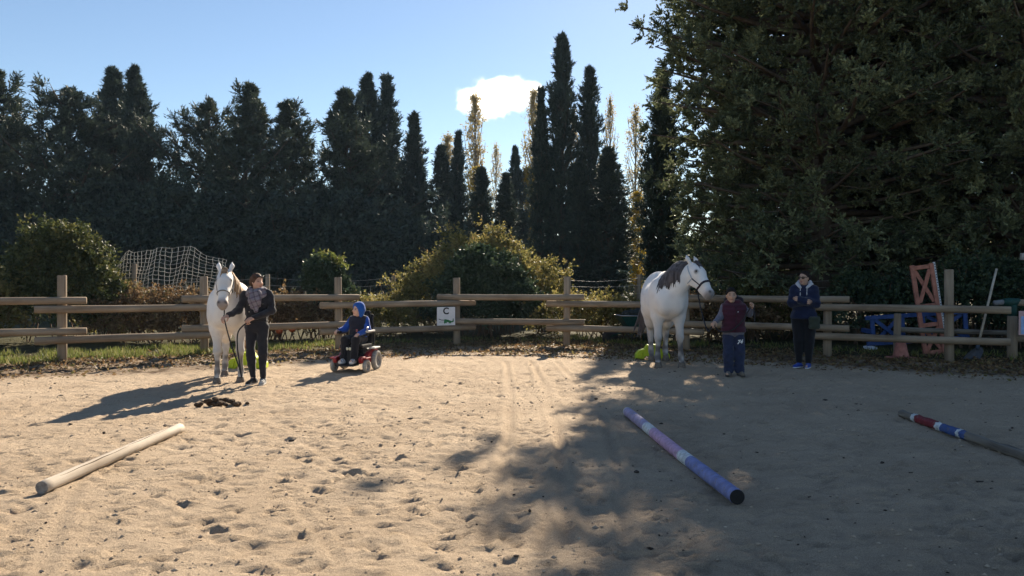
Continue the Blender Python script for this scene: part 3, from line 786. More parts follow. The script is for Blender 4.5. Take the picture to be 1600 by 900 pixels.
class Solid:
    """a smooth union of round cones and ellipsoids, meshed as one skin"""
    def __init__(s): s.p = []; s.cuts = []; s.warp = None
    def cap(s, a, b, ra, rb=None, k=0.03):
        s.p.append(('c', np.asarray(a, float), np.asarray(b, float), ra, ra if rb is None else rb, k)); return s
    def chain(s, pts, rads, k=0.03):
        for i in range(len(pts) - 1): s.cap(pts[i], pts[i + 1], rads[i], rads[i + 1], k)
        return s
    def ell(s, c, r, Rm=None, k=0.03):
        s.p.append(('e', np.asarray(c, float), np.asarray(r, float), None if Rm is None else np.asarray(Rm, float), 0, k)); return s
    def cut(s, point, normal):
        """keep the side that the normal points away from"""
        s.cuts.append((np.asarray(point, float), unit(np.asarray(normal, float)))); return s
    @staticmethod
    def _d(q, P):
        if q[0] == 'c':
            a, b, ra, rb = q[1:5]; ba = b - a; L = max(ba @ ba, 1e-9)
            t = np.clip(((P - a) @ ba) / L, 0, 1)
            return np.linalg.norm(P - a - t[..., None] * ba, axis=-1) - (ra + (rb - ra) * t)
        c, r, Rm = q[1:4]; L = P - c
        if Rm is not None: L = L @ Rm            # columns of Rm are the axes
        k0 = np.linalg.norm(L / r, axis=-1); k1 = np.linalg.norm(L / (r * r), axis=-1)
        return np.where(k1 < 1e-6, -r.min(), k0 * (k0 - 1) / np.maximum(k1, 1e-6))
    @staticmethod
    def _box(q):
        if q[0] == 'c':
            m = max(q[3], q[4]); return np.minimum(q[1], q[2]) - m, np.maximum(q[1], q[2]) + m
        m = q[2].max(); return q[1] - m, q[1] + m
    def val(s, P):
        P = np.asarray(P, float); f = np.full(P.shape[:-1], 1.0)
        for q in s.p:
            d = s._d(q, P); k = q[5]; h = np.maximum(k - np.abs(f - d), 0) / k
            f = np.minimum(f, d) - h * h * k * 0.25
        for c, nn in s.cuts: f = np.maximum(f, (P - c) @ nn)
        return f
    def hit(s, o, d, far=0.6):
        """walk from far outside along -d to the surface seen from point o; returns the surface point"""
        o = np.asarray(o, float); d = unit(np.asarray(d, float))
        t = np.linspace(far, 0, 240); f = s.val(o + t[:, None] * d)
        i = np.argmax(f < 0)
        return o + d * (t[i] if f[i] < 0 else 0.0)
    def mesh(s, h, smooth=2):
        lo = np.min([s._box(q)[0] for q in s.p], 0) - 3 * h; hi = np.max([s._box(q)[1] for q in s.p], 0) + 3 * h
        n = np.ceil((hi - lo) / h).astype(int) + 1
        f = np.full(n, 1.0)
        ax = [lo[i] + h * np.arange(n[i]) for i in range(3)]
        for q in s.p:
            k = q[5]; b0, b1 = s._box(q)
            i0 = np.maximum(np.floor((b0 - k - 2 * h - lo) / h).astype(int), 0); i1 = np.minimum(np.ceil((b1 + k + 2 * h - lo) / h).astype(int) + 1, n)
            sl_ = tuple(slice(i0[j], i1[j]) for j in range(3))
            P = np.stack(np.meshgrid(*[ax[j][sl_[j]] for j in range(3)], indexing='ij'), -1)
            d = s._d(q, P); g_ = f[sl_]; hh = np.maximum(k - np.abs(g_ - d), 0) / k
            f[sl_] = np.minimum(g_, d) - hh * hh * k * 0.25
        if s.warp is not None:
            I = np.argwhere(np.abs(f) < 0.05); P = lo + I * h
            f[tuple(I.T)] += s.warp(P)
        if s.cuts:
            P = np.stack(np.meshgrid(*ax, indexing='ij'), -1)
            for c, nn in s.cuts: f = np.maximum(f, (P - c) @ nn)
        neg = f < 0
        c8 = [neg[a:n[0] - 1 + a, b:n[1] - 1 + b, c:n[2] - 1 + c] for a in (0, 1) for b in (0, 1) for c in (0, 1)]
        cnt = sum(c.astype(np.int8) for c in c8)
        I = np.argwhere((cnt > 0) & (cnt < 8))
        vid = np.full(n - 1, -1, np.int64); vid[tuple(I.T)] = np.arange(len(I))
        acc = np.zeros((len(I), 3)); num = np.zeros(len(I))
        cs = [(a, b, c) for a in (0, 1) for b in (0, 1) for c in (0, 1)]
        for i, ca in enumerate(cs):
            for cb in cs[i + 1:]:
                if sum(abs(x - y) for x, y in zip(ca, cb)) != 1: continue
                A = f[tuple((I + ca).T)]; B = f[tuple((I + cb).T)]
                m_ = (A < 0) != (B < 0); t = np.where(m_, A / np.where(m_, A - B, 1), 0)
                acc += m_[:, None] * (np.array(ca) + t[:, None] * (np.array(cb) - np.array(ca))); num += m_
        V = lo + (I + acc / num[:, None]) * h
        Fs = []
        for axis in range(3):
            u, w = [(1, 2), (2, 0), (0, 1)][axis]
            e = [slice(None)] * 3; e2 = [slice(None)] * 3; e[axis] = slice(0, n[axis] - 1); e2[axis] = slice(1, n[axis])
            A = neg[tuple(e)]; B = neg[tuple(e2)]
            E = np.argwhere(A != B); E = E[(E[:, u] > 0) & (E[:, w] > 0) & (E[:, u] < n[u] - 1) & (E[:, w] < n[w] - 1)]
            du = np.zeros(3, int); du[u] = 1; dw = np.zeros(3, int); dw[w] = 1
            q = np.stack([vid[tuple((E - du - dw).T)], vid[tuple((E - dw).T)], vid[tuple(E.T)], vid[tuple((E - du).T)]], 1)
            flip = ~A[tuple(E.T)]
            q[flip] = q[flip][:, ::-1]
            Fs.append(q)
        F = np.vstack(Fs); F = F[(F >= 0).all(1)]
        for _ in range(smooth):
            S = np.zeros_like(V); c = np.zeros(len(V))
            for a, b in ((0, 1), (1, 2), (2, 3), (3, 0)):
                np.add.at(S, F[:, a], V[F[:, b]]); np.add.at(S, F[:, b], V[F[:, a]]); np.add.at(c, F[:, a], 1); np.add.at(c, F[:, b], 1)
            V = 0.5 * V + 0.5 * S / np.maximum(c, 1)[:, None]
        return V, F
    def build(s, name, h, mat, parent, colf=None, smooth=2, extra=None):
        V, F = s.mesh(h, smooth)
        if extra:
            for V2, F2 in extra: F = np.vstack([F, F2 + len(V)]); V = np.vstack([V, V2])
        me = np_mesh(name, V, F, True, {"col": colf(V)} if colf else None)
        return link(name, me, mat, parent)

def frame(D, N):
    D = unit(np.asarray(D, float)); N = np.asarray(N, float); N = unit(N - D * (N @ D)); S = np.cross(N, D)
    return D, N, S

M_COAT = attr_mat("horse coat", 0.75, 0.12, 90.0, 0.2, 0.15)
M_SKIN = attr_mat("skin", 0.55, 0.0, 100, 0.35)
M_CLOTH = attr_mat("printed cloth", 0.9, 0.25, 160.0, 0.15, 0.2)
M_EYE = plain("eye", (0.012, 0.01, 0.009), 0.15, 0.1, 10, spec=0.6)
M_BLACKSTRAP = plain("black webbing", (0.018, 0.018, 0.020), 0.8, 0.3, 60)
M_HOOF = plain("hoof horn", (0.16, 0.13, 0.105), 0.7, 0.35, 40, 0.2)

# ------------------------------------------------------------------ horses (local frame: the horse looks along -y)
def horse(name, loc, rz, scale, poll, D, N, neck_mid, pal, label, mane_side, mane_cols, halter, feet=None, tailx=0.0, girth=1.0, hs=1.12, mane_t0=0.12):
    """poll: top of the head; D: direction from poll to muzzle; N: direction the forehead faces"""
    e = empty(name, loc, rz); e.scale = (scale,) * 3
    D, N, S = frame(D, N); P = np.asarray(poll, float); ft = feet or {}
    b = Solid()
    b.ell((0, 0.02, 1.06), (0.325 * girth, 0.72, 0.335), k=0.1)
    b.ell((0, 0.05, 0.97), (0.30 * girth, 0.55, 0.27), k=0.12)
    b.ell((0, -0.48, 1.10), (0.265, 0.30, 0.345), k=0.12)
    b.ell((0, 0.50, 1.16), (0.30, 0.36, 0.34), k=0.12)
    for sx in (-1, 1):
        b.ell((sx * 0.10, -0.68, 1.02), (0.125, 0.12, 0.19), k=0.08)                 # breast muscles
        b.ell((sx * 0.19, -0.45, 1.12), (0.10, 0.2, 0.27), k=0.08)                   # shoulder
    b.chain([(0, -0.42, 1.36), (0, -0.18, 1.39), (0, 0.2, 1.33), (0, 0.55, 1.36)], [0.10, 0.09, 0.10, 0.13], 0.12)
    # neck: crest and throat lines
    nm = np.asarray(neck_mid, float)
    b.chain([(0, -0.30, 1.33), nm + (0, 0.02, 0.06), P + N * -0.07 + D * 0.03], [0.14, 0.10, 0.075], 0.12)
    b.chain([(0, -0.58, 1.10), nm + (0, -0.05, -0.13), P + N * -0.13 + D * 0.12], [0.19, 0.115, 0.075], 0.12)
    b.chain([(0, -0.48, 1.22), nm, P + N * -0.10 + D * 0.08], [0.2, 0.115, 0.08], 0.12)
    # head
    RH = np.stack([S, D, N], 1); D = D * hs; N = N * hs; S = S * hs
    hr = lambda *r: tuple(q * hs for q in r)
    b.ell(P + D * 0.13 - N * 0.035, hr(0.092, 0.17, 0.105), RH, 0.05)
    for sx in (-1, 1):
        b.ell(P + D * 0.19 - N * 0.115 + S * sx * 0.045, hr(0.045, 0.125, 0.10), RH, 0.05)
        b.ell(P + D * 0.165 + S * sx * 0.080 + N * 0.015, hr(0.022, 0.045, 0.03), RH, 0.03)
        b.ell(P + D * 0.525 + S * sx * 0.033 - N * 0.02, hr(0.033, 0.04, 0.045), RH, 0.03)
        ear = P - D * 0.02 + S * sx * 0.062 - N * 0.02
        b.chain([ear, ear - D * 0.08 + S * sx * 0.026 + N * 0.012, ear - D * 0.165 + S * sx * 0.022 + N * 0.02], [0.026, 0.034, 0.007], 0.02)
    b.chain([P + D * 0.16 - N * 0.01, P + D * 0.34 - N * 0.02, P + D * 0.50 - N * 0.025], hr(0.085, 0.066, 0.058), 0.05)
    b.ell(P + D * 0.52 - N * 0.045, hr(0.06, 0.065, 0.062), RH, 0.04)
    b.chain([P + D * 0.25 - N * 0.13, P + D * 0.40 - N * 0.105, P + D * 0.545 - N * 0.095], hr(0.055, 0.045, 0.034), 0.05)
    # legs
    hooves = []
    for sx, key in ((-1, 'fr'), (1, 'fl')):
        ox, oy = ft.get(key, (0, 0)); x = sx * 0.155
        b.chain([(sx * 0.165, -0.46, 0.98), (sx * 0.165, -0.45, 0.80), (x + ox * .5, -0.47 + oy * .5, 0.56)], [0.125, 0.098, 0.056], 0.06)
        b.chain([(x + ox * .5, -0.47 + oy * .5, 0.56), (x + ox * .55, -0.475 + oy * .55, 0.475), (x + ox * .6, -0.465 + oy * .6, 0.40)], [0.056, 0.062, 0.043], 0.03)
        b.chain([(x + ox * .6, -0.465 + oy * .6, 0.40), (x + ox * .9, -0.455 + oy * .9, 0.22), (x + ox, -0.455 + oy, 0.165), (x + ox, -0.51 + oy, 0.075)], [0.042, 0.037, 0.046, 0.043], 0.025)
        hooves.append((x + ox, -0.525 + oy))
    for sx, key in ((-1, 'br'), (1, 'bl')):
        ox, oy = ft.get(key, (0, 0)); x = sx * 0.15
        b.ell((sx * 0.16, 0.50, 0.98), (0.14, 0.25, 0.30), k=0.08)
        b.chain([(sx * 0.175, 0.42, 0.86), (x + ox * .3, 0.52 + oy * .3, 0.66), (x + ox * .5, 0.66 + oy * .5, 0.535)], [0.145, 0.095, 0.056], 0.06)
        b.chain([(x + ox * .5, 0.67 + oy * .5, 0.545), (x + ox * .6, 0.66 + oy * .6, 0.45), (x + ox * .9, 0.625 + oy * .9, 0.22), (x + ox, 0.62 + oy, 0.165), (x + ox, 0.56 + oy, 0.075)], [0.052, 0.054, 0.040, 0.047, 0.044], 0.03)
        hooves.append((x + ox, 0.545 + oy))
    white, grey, dark, pink = [np.array(c) for c in pal]
    def coat(V):
        n1 = noise3(V[:, 0] * 14, V[:, 1] * 14, V[:, 2] * 14, 3); n2 = noise3(V[:, 0] * 60, V[:, 1] * 60, V[:, 2] * 60, 4); n3 = noise3(V[:, 0] * 4, V[:, 1] * 4, V[:, 2] * 4, 8)
        c = white[None] * (0.86 + 0.2 * n3)[:, None]; n4 = noise3(V[:, 0] * 8 + 3, V[:, 1] * 8, V[:, 2] * 8, 18)
        c = c * (1 - 0.16 * np.clip(n4 * 2 - 1, 0, 1)[:, None] * np.array((0.8, 1.0, 1.1))[None])
        def mix(c, w, t): w = np.clip(w, 0, 1)[:, None]; return c * (1 - w) + np.asarray(t)[None] * w
        c = mix(c, (n2 - 0.84) * 4, white * 0.62)                                      # flea-bitten flecks
        leg = np.clip((0.80 - V[:, 2]) / 0.42, 0, 1)
        c = mix(c, leg * (0.5 + 0.5 * n1), grey)
        c = mix(c, 0.35 * np.clip((n3 - .45) * 3, 0, 1) * np.clip((1.15 - V[:, 2]) / .5, 0, 1), (0.46, 0.37, 0.28))
        c = mix(c, np.clip((0.52 - V[:, 2]) / 0.2, 0, 1) * np.clip((n1 - 0.28) * 2.5, 0, 1) * 0.9, dark)
        t = (V - P) @ D / hs ** 2; near = np.linalg.norm(V - (P - N * 0.05 + t[:, None] * D), axis=1) < 0.125 * hs
        near = near & (t < 0.62)
        c = mix(c, near * np.clip((t - 0.44) / 0.07, 0, 1) * 0.85, pink)
        c = mix(c, near * np.clip((t - 0.50) / 0.04, 0, 1) * 0.6, dark)
        for sx in (-1, 1):
            c = mix(c, np.clip(1.4 - np.linalg.norm(V - (P + D * 0.165 + S * sx * 0.098 + N * 0.02), axis=1) / 0.035, 0, 1), dark)
            c = mix(c, np.clip(1.5 - np.linalg.norm(V - (P + D * 0.53 + S * sx * 0.042 + N * 0.018), axis=1) / 0.02, 0, 1), dark * 0.4)
        return c
    b.build("body", 0.017, M_COAT, e, coat)
    for sx in (-1, 1):                                                                # eyes
        q = Solid(); q.ell(P + D * 0.165 + S * sx * 0.094 + N * 0.024, (0.013, 0.018, 0.016), RH); q.build("eye", 0.005, M_EYE, e)
    for hx, hy in hooves:
        mb = MB(); mb.lathe([(0.066, 0.0), (0.064, 0.012), (0.050, 0.075), (0.042, 0.085)], 14, Matrix.Translation((hx, hy, 0)) @ Matrix.Shear('XZ', 4, (0, 0.25)))
        mb.build("hoof", M_HOOF, e, True)
    # mane: locks laid along the crest, falling to one side, one continuous mass
    mc1, mc2 = [np.array(c) for c in mane_cols]
    g_ = np.random.default_rng(int(scale * 100)); mn = Solid()
    crest = [np.array((0, -0.28, 1.42)), nm + np.array((0, 0.05, 0.165)), P - N * 0.10 - D * 0.03]
    Q = unit(mane_side)
    for t in np.linspace(mane_t0, 1.0, 90):
        a = np.array((0, 0, 0.025)) + crest[0] * (1 - t) ** 2 + 2 * t * (1 - t) * (2 * crest[1] - 0.5 * crest[0] - 0.5 * crest[2]) + crest[2] * t * t
        sl_ = g_.normal() * .03; Lh = 0.33 * g_.uniform(0.6, 1.2) * (0.8 + 0.3 * math.sin(math.pi * t))
        a = b.hit(a - np.array((0, 0, 0.16)), (0, 0, 1), 0.4) + np.array((0, 0, 0.012))
        p1 = a + Q * 0.085 + np.array((0, 0, -0.03)); p2 = b.hit(a + np.array((0, 0, -Lh * .55)), Q, 0.35) + Q * 0.008; p3 = b.hit(a + np.array((sl_, sl_, -Lh)), Q, 0.35) + Q * 0.006
        mn.chain([a, p1, p2, p3], [0.034, 0.018, 0.015, 0.004], 0.006)
    for j in range(5):                                                                # forelock
        a = P - D * 0.01 + S * (j - 2) * 0.012; mn.chain([a - N * 0.07, a + N * 0.045, a + N * 0.075 + D * g_.uniform(.10, .17) + S * (j - 2) * .012], [0.018, 0.018, 0.005], 0.015)
    mcol = lambda V: mc1[None] + (mc2 - mc1)[None] * np.clip(noise3(V[:, 0] * 40, V[:, 1] * 40, V[:, 2] * 5, 6) * 1.5 - .3, 0, 1)[:, None]
    mn.warp = lambda V: 0.007 * (noise3(V[:, 0] * 55, V[:, 1] * 55, V[:, 2] * 6, 2) - .5)
    mn.build("mane", 0.0085, M_COAT, e, mcol, 1)
    tl = Solid()
    for j in range(9):
        a = np.array((tailx * .2 + g_.normal() * .012, 0.84, 1.30)); q = np.array((tailx + g_.normal() * .045, 0.93 + g_.normal() * .04, 0.38 + g_.uniform(-.06, .1)))
        tl.chain([(0, .74, 1.34), a, (a + q) / 2 + np.array((0, .04, .05)) + g_.normal(size=3) * .02, q], [0.03, 0.032, 0.045, 0.012], 0.03)
    tl.warp = lambda V: 0.012 * (noise3(V[:, 0] * 40, V[:, 1] * 40, V[:, 2] * 4, 2) - .5)
    tl.build("tail", 0.014, M_COAT, e, mcol, 1)
    # halter
    hm, hm2 = halter
    hl = empty("halter"); hl.parent = e
    def ring(c, U, W, n=28, r=0.008, nm_="noseband", mt=hm, push=0.004, arc=(0, 2 * math.pi), w=1):
        pts = []
        for i in range(n + 1):
            a = arc[0] + (arc[1] - arc[0]) * i / n; d = math.cos(a) * U + math.sin(a) * W
            pts.append(b.hit(c, d, 0.3) + d * push)
        mb = MB()
        for off in (np.linspace(-1, 1, w) if w > 1 else [0]): mb.tube([p + D * off * r * 1.1 * (w > 1) for p in pts], r, 6)
        return mb.build(nm_, mt, hl, True)
    cN = P + D * 0.36 - N * 0.055
    ring(cN, S, N, 28, 0.008, "noseband", hm, w=2 if hm2 else 1)
    for sx in (-1, 1):
        A = P + D * 0.36 - N * 0.055; B = P + D * 0.20 - N * 0.10; C = P + D * 0.0 - N * 0.06
        def strap(X0, X1, nm_, mt, dirv, n=8, w=1):
            pts = [b.hit(X0 + (X1 - X0) * i / n, dirv, 0.3) + unit(dirv) * 0.005 for i in range(n + 1)]
            mb = MB(); mb.tube(pts, 0.008, 6); mb.build(nm_, mt, hl, True)
        strap(A, B, "cheek_strap", hm, S * sx); strap(B, C, "crown_strap", hm2 or hm, S * sx)
        strap(B, P + D * 0.20 - N * 0.19, "throat_strap", hm2 or hm, S * sx * 0.8 - N * 0.2, 5)
    mb = MB(); cq = b.hit(cN, -N, 0.3) - N * 0.02
    mb.tube([cq + (S * math.cos(a) + N * math.sin(a)) * 0.022 for a in np.linspace(0, 6.28, 13)], 0.005, 6, cap=False)
    mb.build("lead_ring", M_BLACKSTRAP, hl, True)
    tag(e, label, "horse", "white horses held by their leads")
    Mw = Matrix.Translation(Vector(loc)) @ Matrix.Rotation(rz, 4, 'Z') @ Matrix.Scale(scale, 4)
    return e, Mw @ Vector(cq)

halt_grey = plain("grey green halter webbing", (0.10, 0.10, 0.095), 0.8, 0.2, 60)
halt_navy = plain("navy halter webbing", (0.012, 0.014, 0.035), 0.7, 0.2, 60)
halt_pale = plain("pale blue halter webbing", (0.42, 0.48, 0.55), 0.7, 0.15, 60)
z0 = 0.0
horseL, ringL = horse("horse", (-4.50, 12.32, 0.0), 0.25, 1.02, (0.0, -0.90, 1.665), (0.0, -0.60, -0.80), (0.0, -0.80, 0.60), (0.0, -0.66, 1.45),
    [(0.80, 0.77, 0.74), (0.42, 0.39, 0.36), (0.15, 0.135, 0.125), (0.42, 0.34, 0.31)],
    "white horse facing the camera beside the woman in the scarf", (0.9, -0.2, 0.0), [(0.16, 0.09, 0.05), (0.45, 0.30, 0.17)], (halt_grey, None),
    {'fr': (0.0, -0.02), 'fl': (0.02, 0.02), 'br': (0.0, -0.12), 'bl': (0.10, 0.30)}, 0.1, 0.94, 1.06)
horseR, ringR = horse("horse", (2.87, 14.5, 0.0), -0.05, 1.15, (0.34, -0.87, 1.61), (0.36, -0.62, -0.86), (0.55, -0.62, 0.55), (0.13, -0.70, 1.43),
    [(0.78, 0.765, 0.76), (0.26, 0.245, 0.24), (0.11, 0.10, 0.10), (0.50, 0.46, 0.45)],
    "white horse with dark grey mane and striped halter beside the boy", (-0.85, -0.5, 0.0), [(0.035, 0.03, 0.032), (0.12, 0.105, 0.11)], (halt_navy, halt_pale),
    {'fr': (-0.01, 0.0), 'fl': (0.04, -0.05), 'br': (0.02, -0.02), 'bl': (-0.03, 0.05)}, -0.30, 1.10, 1.05, 0.24)

# ------------------------------------------------------------------ people (local frame: a person looks along -y, x to the picture's right)
def hand(wrist, D, N, S, curl=0.9, sc=1.0, spread=0.10):
    """palm, four unequal bent fingers and a thumb; D along the forearm, N the way the fingers close, S the thumb side"""
    D = unit(np.asarray(D, float)); N = np.asarray(N, float); N = unit(N - D * (D @ N)); S0 = np.cross(D, N); S0 = S0 if S0 @ np.asarray(S, float) > 0 else -S0
    h = Solid(); w = np.asarray(wrist, float); q = sc
    h.cap(w - D * 0.03 * q, w + D * 0.02 * q, 0.024 * q, 0.024 * q, 0.02)
    for j in range(4):
        base = w + D * (0.088 - 0.006 * abs(j - 1)) * q + S0 * (0.029 - 0.0195 * j) * q
        h.cap(w + D * 0.02 * q + S0 * (0.014 - 0.010 * j) * q, base, 0.016 * q, 0.0115 * q, 0.015)
        L = [0.040, 0.045, 0.042, 0.032][j] * q; a = curl * (0.8 + 0.1 * j); p = base; dirs = 0
        for s_ in range(3):
            dirs += a * (0.75 if s_ == 0 else 1.0)
            d = D * math.cos(dirs) + N * math.sin(dirs) + S0 * spread * (1.5 - j) * 0.3
            p2 = p + d * L * (1, 0.68, 0.55)[s_]; h.cap(p, p2, (0.0095, 0.0088, 0.008)[s_] * q, (0.0088, 0.008, 0.007)[s_] * q, 0.004); p = p2
    t0 = w + D * 0.022 * q + S0 * 0.022 * q; t1 = t0 + (D * 0.55 + S0 * 0.65 + N * 0.35) * 0.045 * q; t2 = t1 + (D * 0.8 + S0 * 0.15 + N * 0.6) * 0.034 * q; t3 = t2 + (D * 0.75 - S0 * 0.1 + N * 0.75) * 0.026 * q
    h.chain([t0, t1, t2, t3], [0.015 * q, 0.0125 * q, 0.0105 * q, 0.0085 * q], 0.008)
    return h

def head(b, H, F, s=1.0):
    """adds a head to the body solid; H centre, F the way it looks; returns its axes"""
    F = unit(np.asarray(F, float)); U = np.array((0, 0, 1.0)); S = unit(np.cross(F, U)); U = np.cross(S, F)
    Rm = np.stack([S, F, U], 1)
    b.ell(H + U * 0.025 * s - F * 0.012 * s, np.array((0.073, 0.092, 0.092)) * s, Rm, 0.03)
    b.ell(H - U * 0.045 * s + F * 0.022 * s, np.array((0.056, 0.066, 0.068)) * s, Rm, 0.03)
    b.ell(H - U * 0.098 * s + F * 0.062 * s, np.array((0.024, 0.020, 0.018)) * s, Rm, 0.025)
    b.cap(H + U * 0.012 * s + F * 0.082 * s, H - U * 0.028 * s + F * 0.104 * s, 0.010 * s, 0.015 * s, 0.014)
    for e in (-1, 1):
        b.ell(H - U * 0.012 * s + S * e * 0.074 * s - F * 0.008 * s, np.array((0.011, 0.018, 0.03)) * s, Rm, 0.008)
        b.ell(H - U * 0.028 * s + S * e * 0.037 * s + F * 0.058 * s, np.array((0.022, 0.02, 0.02)) * s, Rm, 0.02)
    return S, F, U, Rm

def face_col(H, S, F, U, s, skin, lip=(0.30, 0.10, 0.085), beard=None):
    skin = np.array(skin)
    def f(V):
        n_ = noise3(V[:, 0] * 30, V[:, 1] * 30, V[:, 2] * 30, 5); c = skin[None] * (0.92 + 0.16 * n_)[:, None]
        q = (V - H) / s; x = q @ S; y = q @ F; z = q @ U
        def mix(c, w, t): w = np.clip(w, 0, 1)[:, None]; return c * (1 - w) + np.asarray(t)[None] * w
        fr = y > 0.04
        c = mix(c, fr * (1.6 - np.sqrt((x / 0.022) ** 2 + ((z + 0.066) / 0.008) ** 2)), lip)
        for e in (-1, 1):
            c = mix(c, fr * (1.5 - np.sqrt(((x - e * 0.033) / 0.013) ** 2 + ((z - 0.004) / 0.006) ** 2)), (0.03, 0.022, 0.02))
            c = mix(c, fr * 0.75 * (1.5 - np.sqrt(((x - e * 0.034) / 0.02) ** 2 + ((z - 0.026) / 0.004) ** 2)), (0.04, 0.028, 0.02))
            c = mix(c, fr * 0.25 * (1.5 - np.sqrt(((x - e * 0.036) / 0.02) ** 2 + ((z + 0.03) / 0.016) ** 2)), (0.55, 0.22, 0.17))
        return c
    return f

def solid_col(c, var=0.12, sc=18):
    c = np.array(c)
    return lambda V: c[None] * (1 - var / 2 + var * noise3(V[:, 0] * sc, V[:, 1] * sc, V[:, 2] * sc, 9))[:, None]

def folds(amp=0.007, sc=11.0, seed=1):
    return lambda V: amp * (noise3(V[:, 0] * sc, V[:, 1] * sc, V[:, 2] * sc * 0.8, seed) - .5) + amp * 0.6 * (noise3(V[:, 0] * sc * 2.3, V[:, 1] * sc * 2.3, V[:, 2] * sc * 2.6, seed + 3) - .5)

def torso(b, J, inf=0.0, k=0.06, fat=1.0):
    sh = (J['shR'] + J['shL']) / 2; S = unit(J['shL'] - J['shR']); hp = (J['hipR'] + J['hipL']) / 2; w = np.linalg.norm(J['shL'] - J['shR'])
    pel = hp + np.array((0, 0, 0.03)); wa = hp * 0.55 + sh * 0.45; ch = hp * 0.22 + sh * 0.78
    b.cap(pel - S * w * .22, pel + S * w * .22, 0.30 * w * fat + inf, k=k)
    b.cap(wa - S * w * .17, wa + S * w * .17, 0.27 * w * fat + inf, k=k)
    b.cap(ch - S * w * .21, ch + S * w * .21, 0.31 * w * fat + inf, k=k)
    b.cap(pel, ch, 0.27 * w * fat + inf, 0.3 * w * fat + inf, k=k)
    b.cap(J['shR'] - (0, 0, .02), J['shL'] - (0, 0, .02), 0.15 * w + inf, k=k)
    return pel, wa, ch, S, w

def shoe(name, J, k, colup, colsole, parent, L=0.25, h=0.0075, w=0.042, stripe=None):
    an = J['an' + k]; d = unit(J['toe' + k] - an * (1, 1, 0) - (0, 0, J['toe' + k][2])); base = np.array((an[0], an[1], J.get('sole' + k, 0.0)))
    s = Solid(); heel = base - d * L * 0.22; toe = base + d * L * 0.60
    s.cap(heel + (0, 0, .045), base + (0, 0, .075), 0.037, 0.04, 0.03); s.cap(base + (0, 0, .06), toe + (0, 0, .036), w * 0.95, 0.034, 0.03)
    s.cap(heel + (0, 0, .02), toe + (0, 0, .02), w * 0.92, w * 0.92, 0.015)
    s.cut(base + (0, 0, 0.002), (0, 0, -1))
    up, so_ = np.array(colup), np.array(colsole)
    def cf(V):
        z = V[:, 2] - base[2]; c = np.where((z < 0.026)[:, None], so_[None], up[None]) * (0.9 + .2 * noise3(V[:, 0] * 50, V[:, 1] * 50, V[:, 2] * 50, 2))[:, None]
        if stripe is not None:
            t = (V - base) @ d; m_ = (z > 0.035) & (np.sin(t * 2 * math.pi / 0.055) > 0.3); c = np.where(m_[:, None], np.array(stripe)[None], c)
        return c
    return s.build(name, h, M_CLOTH, parent, cf, 1)

def skin_body(J, F, s, hands, hsc, headF, colskin, parent, seated=False):
    b = Solid(); torso(b, J, -0.012)
    S, Ff, U, Rm = head(b, J['head'], headF, s)
    nb = (J['shR'] + J['shL']) / 2 + np.array((0, 0.0, 0.02))
    b.cap(nb, J['head'] - np.array((0, 0, 0.07)) - Ff * 0.015, 0.056 * s, 0.05 * s, 0.03)
    for k in 'RL':
        b.chain([J['sh' + k], J['el' + k], J['wr' + k]], [0.044 * hsc, 0.036 * hsc, 0.024 * hsc], 0.03)
        b.chain([J['hip' + k], J['kn' + k], J['an' + k]], [0.075 * hsc, 0.05 * hsc, 0.033 * hsc], 0.03)
        d = unit(J['toe' + k] - J['an' + k]); b.cap(J['an' + k] - (0, 0, .02), J['toe' + k] - d * .03 + (0, 0, .015), 0.03, 0.022, 0.02)
    ex = [hh.mesh(0.0042, 1) for hh in hands]
    b.build("body", 0.0105, M_SKIN, parent, face_col(J['head'], S, Ff, U, s, colskin), 2, ex)
    return S, Ff, U, Rm

def rope(name, pts, r, mat, label, n=40, cat="rope"):
    """a smooth rope through the points"""
    P = [np.asarray(p, float) for p in pts]; out = []
    for i in range(len(P) - 1):
        p0 = P[max(i - 1, 0)]; p1 = P[i]; p2 = P[i + 1]; p3 = P[min(i + 2, len(P) - 1)]
        for t in np.linspace(0, 1, max(4, n // (len(P) - 1)), endpoint=False):
            out.append(0.5 * ((2 * p1) + (-p0 + p2) * t + (2 * p0 - 5 * p1 + 4 * p2 - p3) * t * t + (-p0 + 3 * p1 - 3 * p2 + p3) * t ** 3))
    out.append(P[-1]); mb = MB(); mb.tube(out, r, 7)
    o = mb.build(name, mat, None, True); tag(o, label, cat); return o

def place(loc, rz):
    return Matrix.Translation(Vector(loc)) @ Matrix.Rotation(rz, 4, 'Z')

def A(**kw): return {k: (np.array(v, float) if hasattr(v, '__len__') else v) for k, v in kw.items()}

def finger_mid(wr, el, N, off=0.075, drop=0.02):
    D = unit(np.asarray(wr, float) - np.asarray(el, float)); return np.asarray(wr, float) + D * off + unit(np.asarray(N, float)) * drop

M_DARKCLOTH = M_CLOTH
# ---- woman with the scarf
LW = (-3.84, 11.55, 0.0)
e = empty("person", LW, 0.0)
J = A(shR=(-0.165, 0.0, 1.355), shL=(0.165, 0.02, 1.355), elR=(-0.225, -0.13, 1.12), elL=(0.245, -0.02, 1.12), wrR=(-0.315, -0.34, 1.05), wrL=(0.03, -0.225, 1.015),
      hipR=(-0.085, 0.0, 0.86), hipL=(0.085, 0.0, 0.86), knR=(-0.085, -0.03, 0.47), knL=(0.095, -0.03, 0.47), anR=(-0.06, 0.02, 0.085), anL=(0.085, 0.02, 0.085), toeR=(-0.10, -0.15, 0.02), toeL=(0.11, -0.16, 0.02), head=(0.02, -0.03, 1.545))
hR = hand(J['wrR'], J['wrR'] - J['elR'], (0.2, 0.3, -1), (0.3, -1, 0.5), 0.85); hL = hand(J['wrL'], J['wrL'] - J['elL'], (0, 0.6, -0.8), (0, -0.5, 1), 0.95)
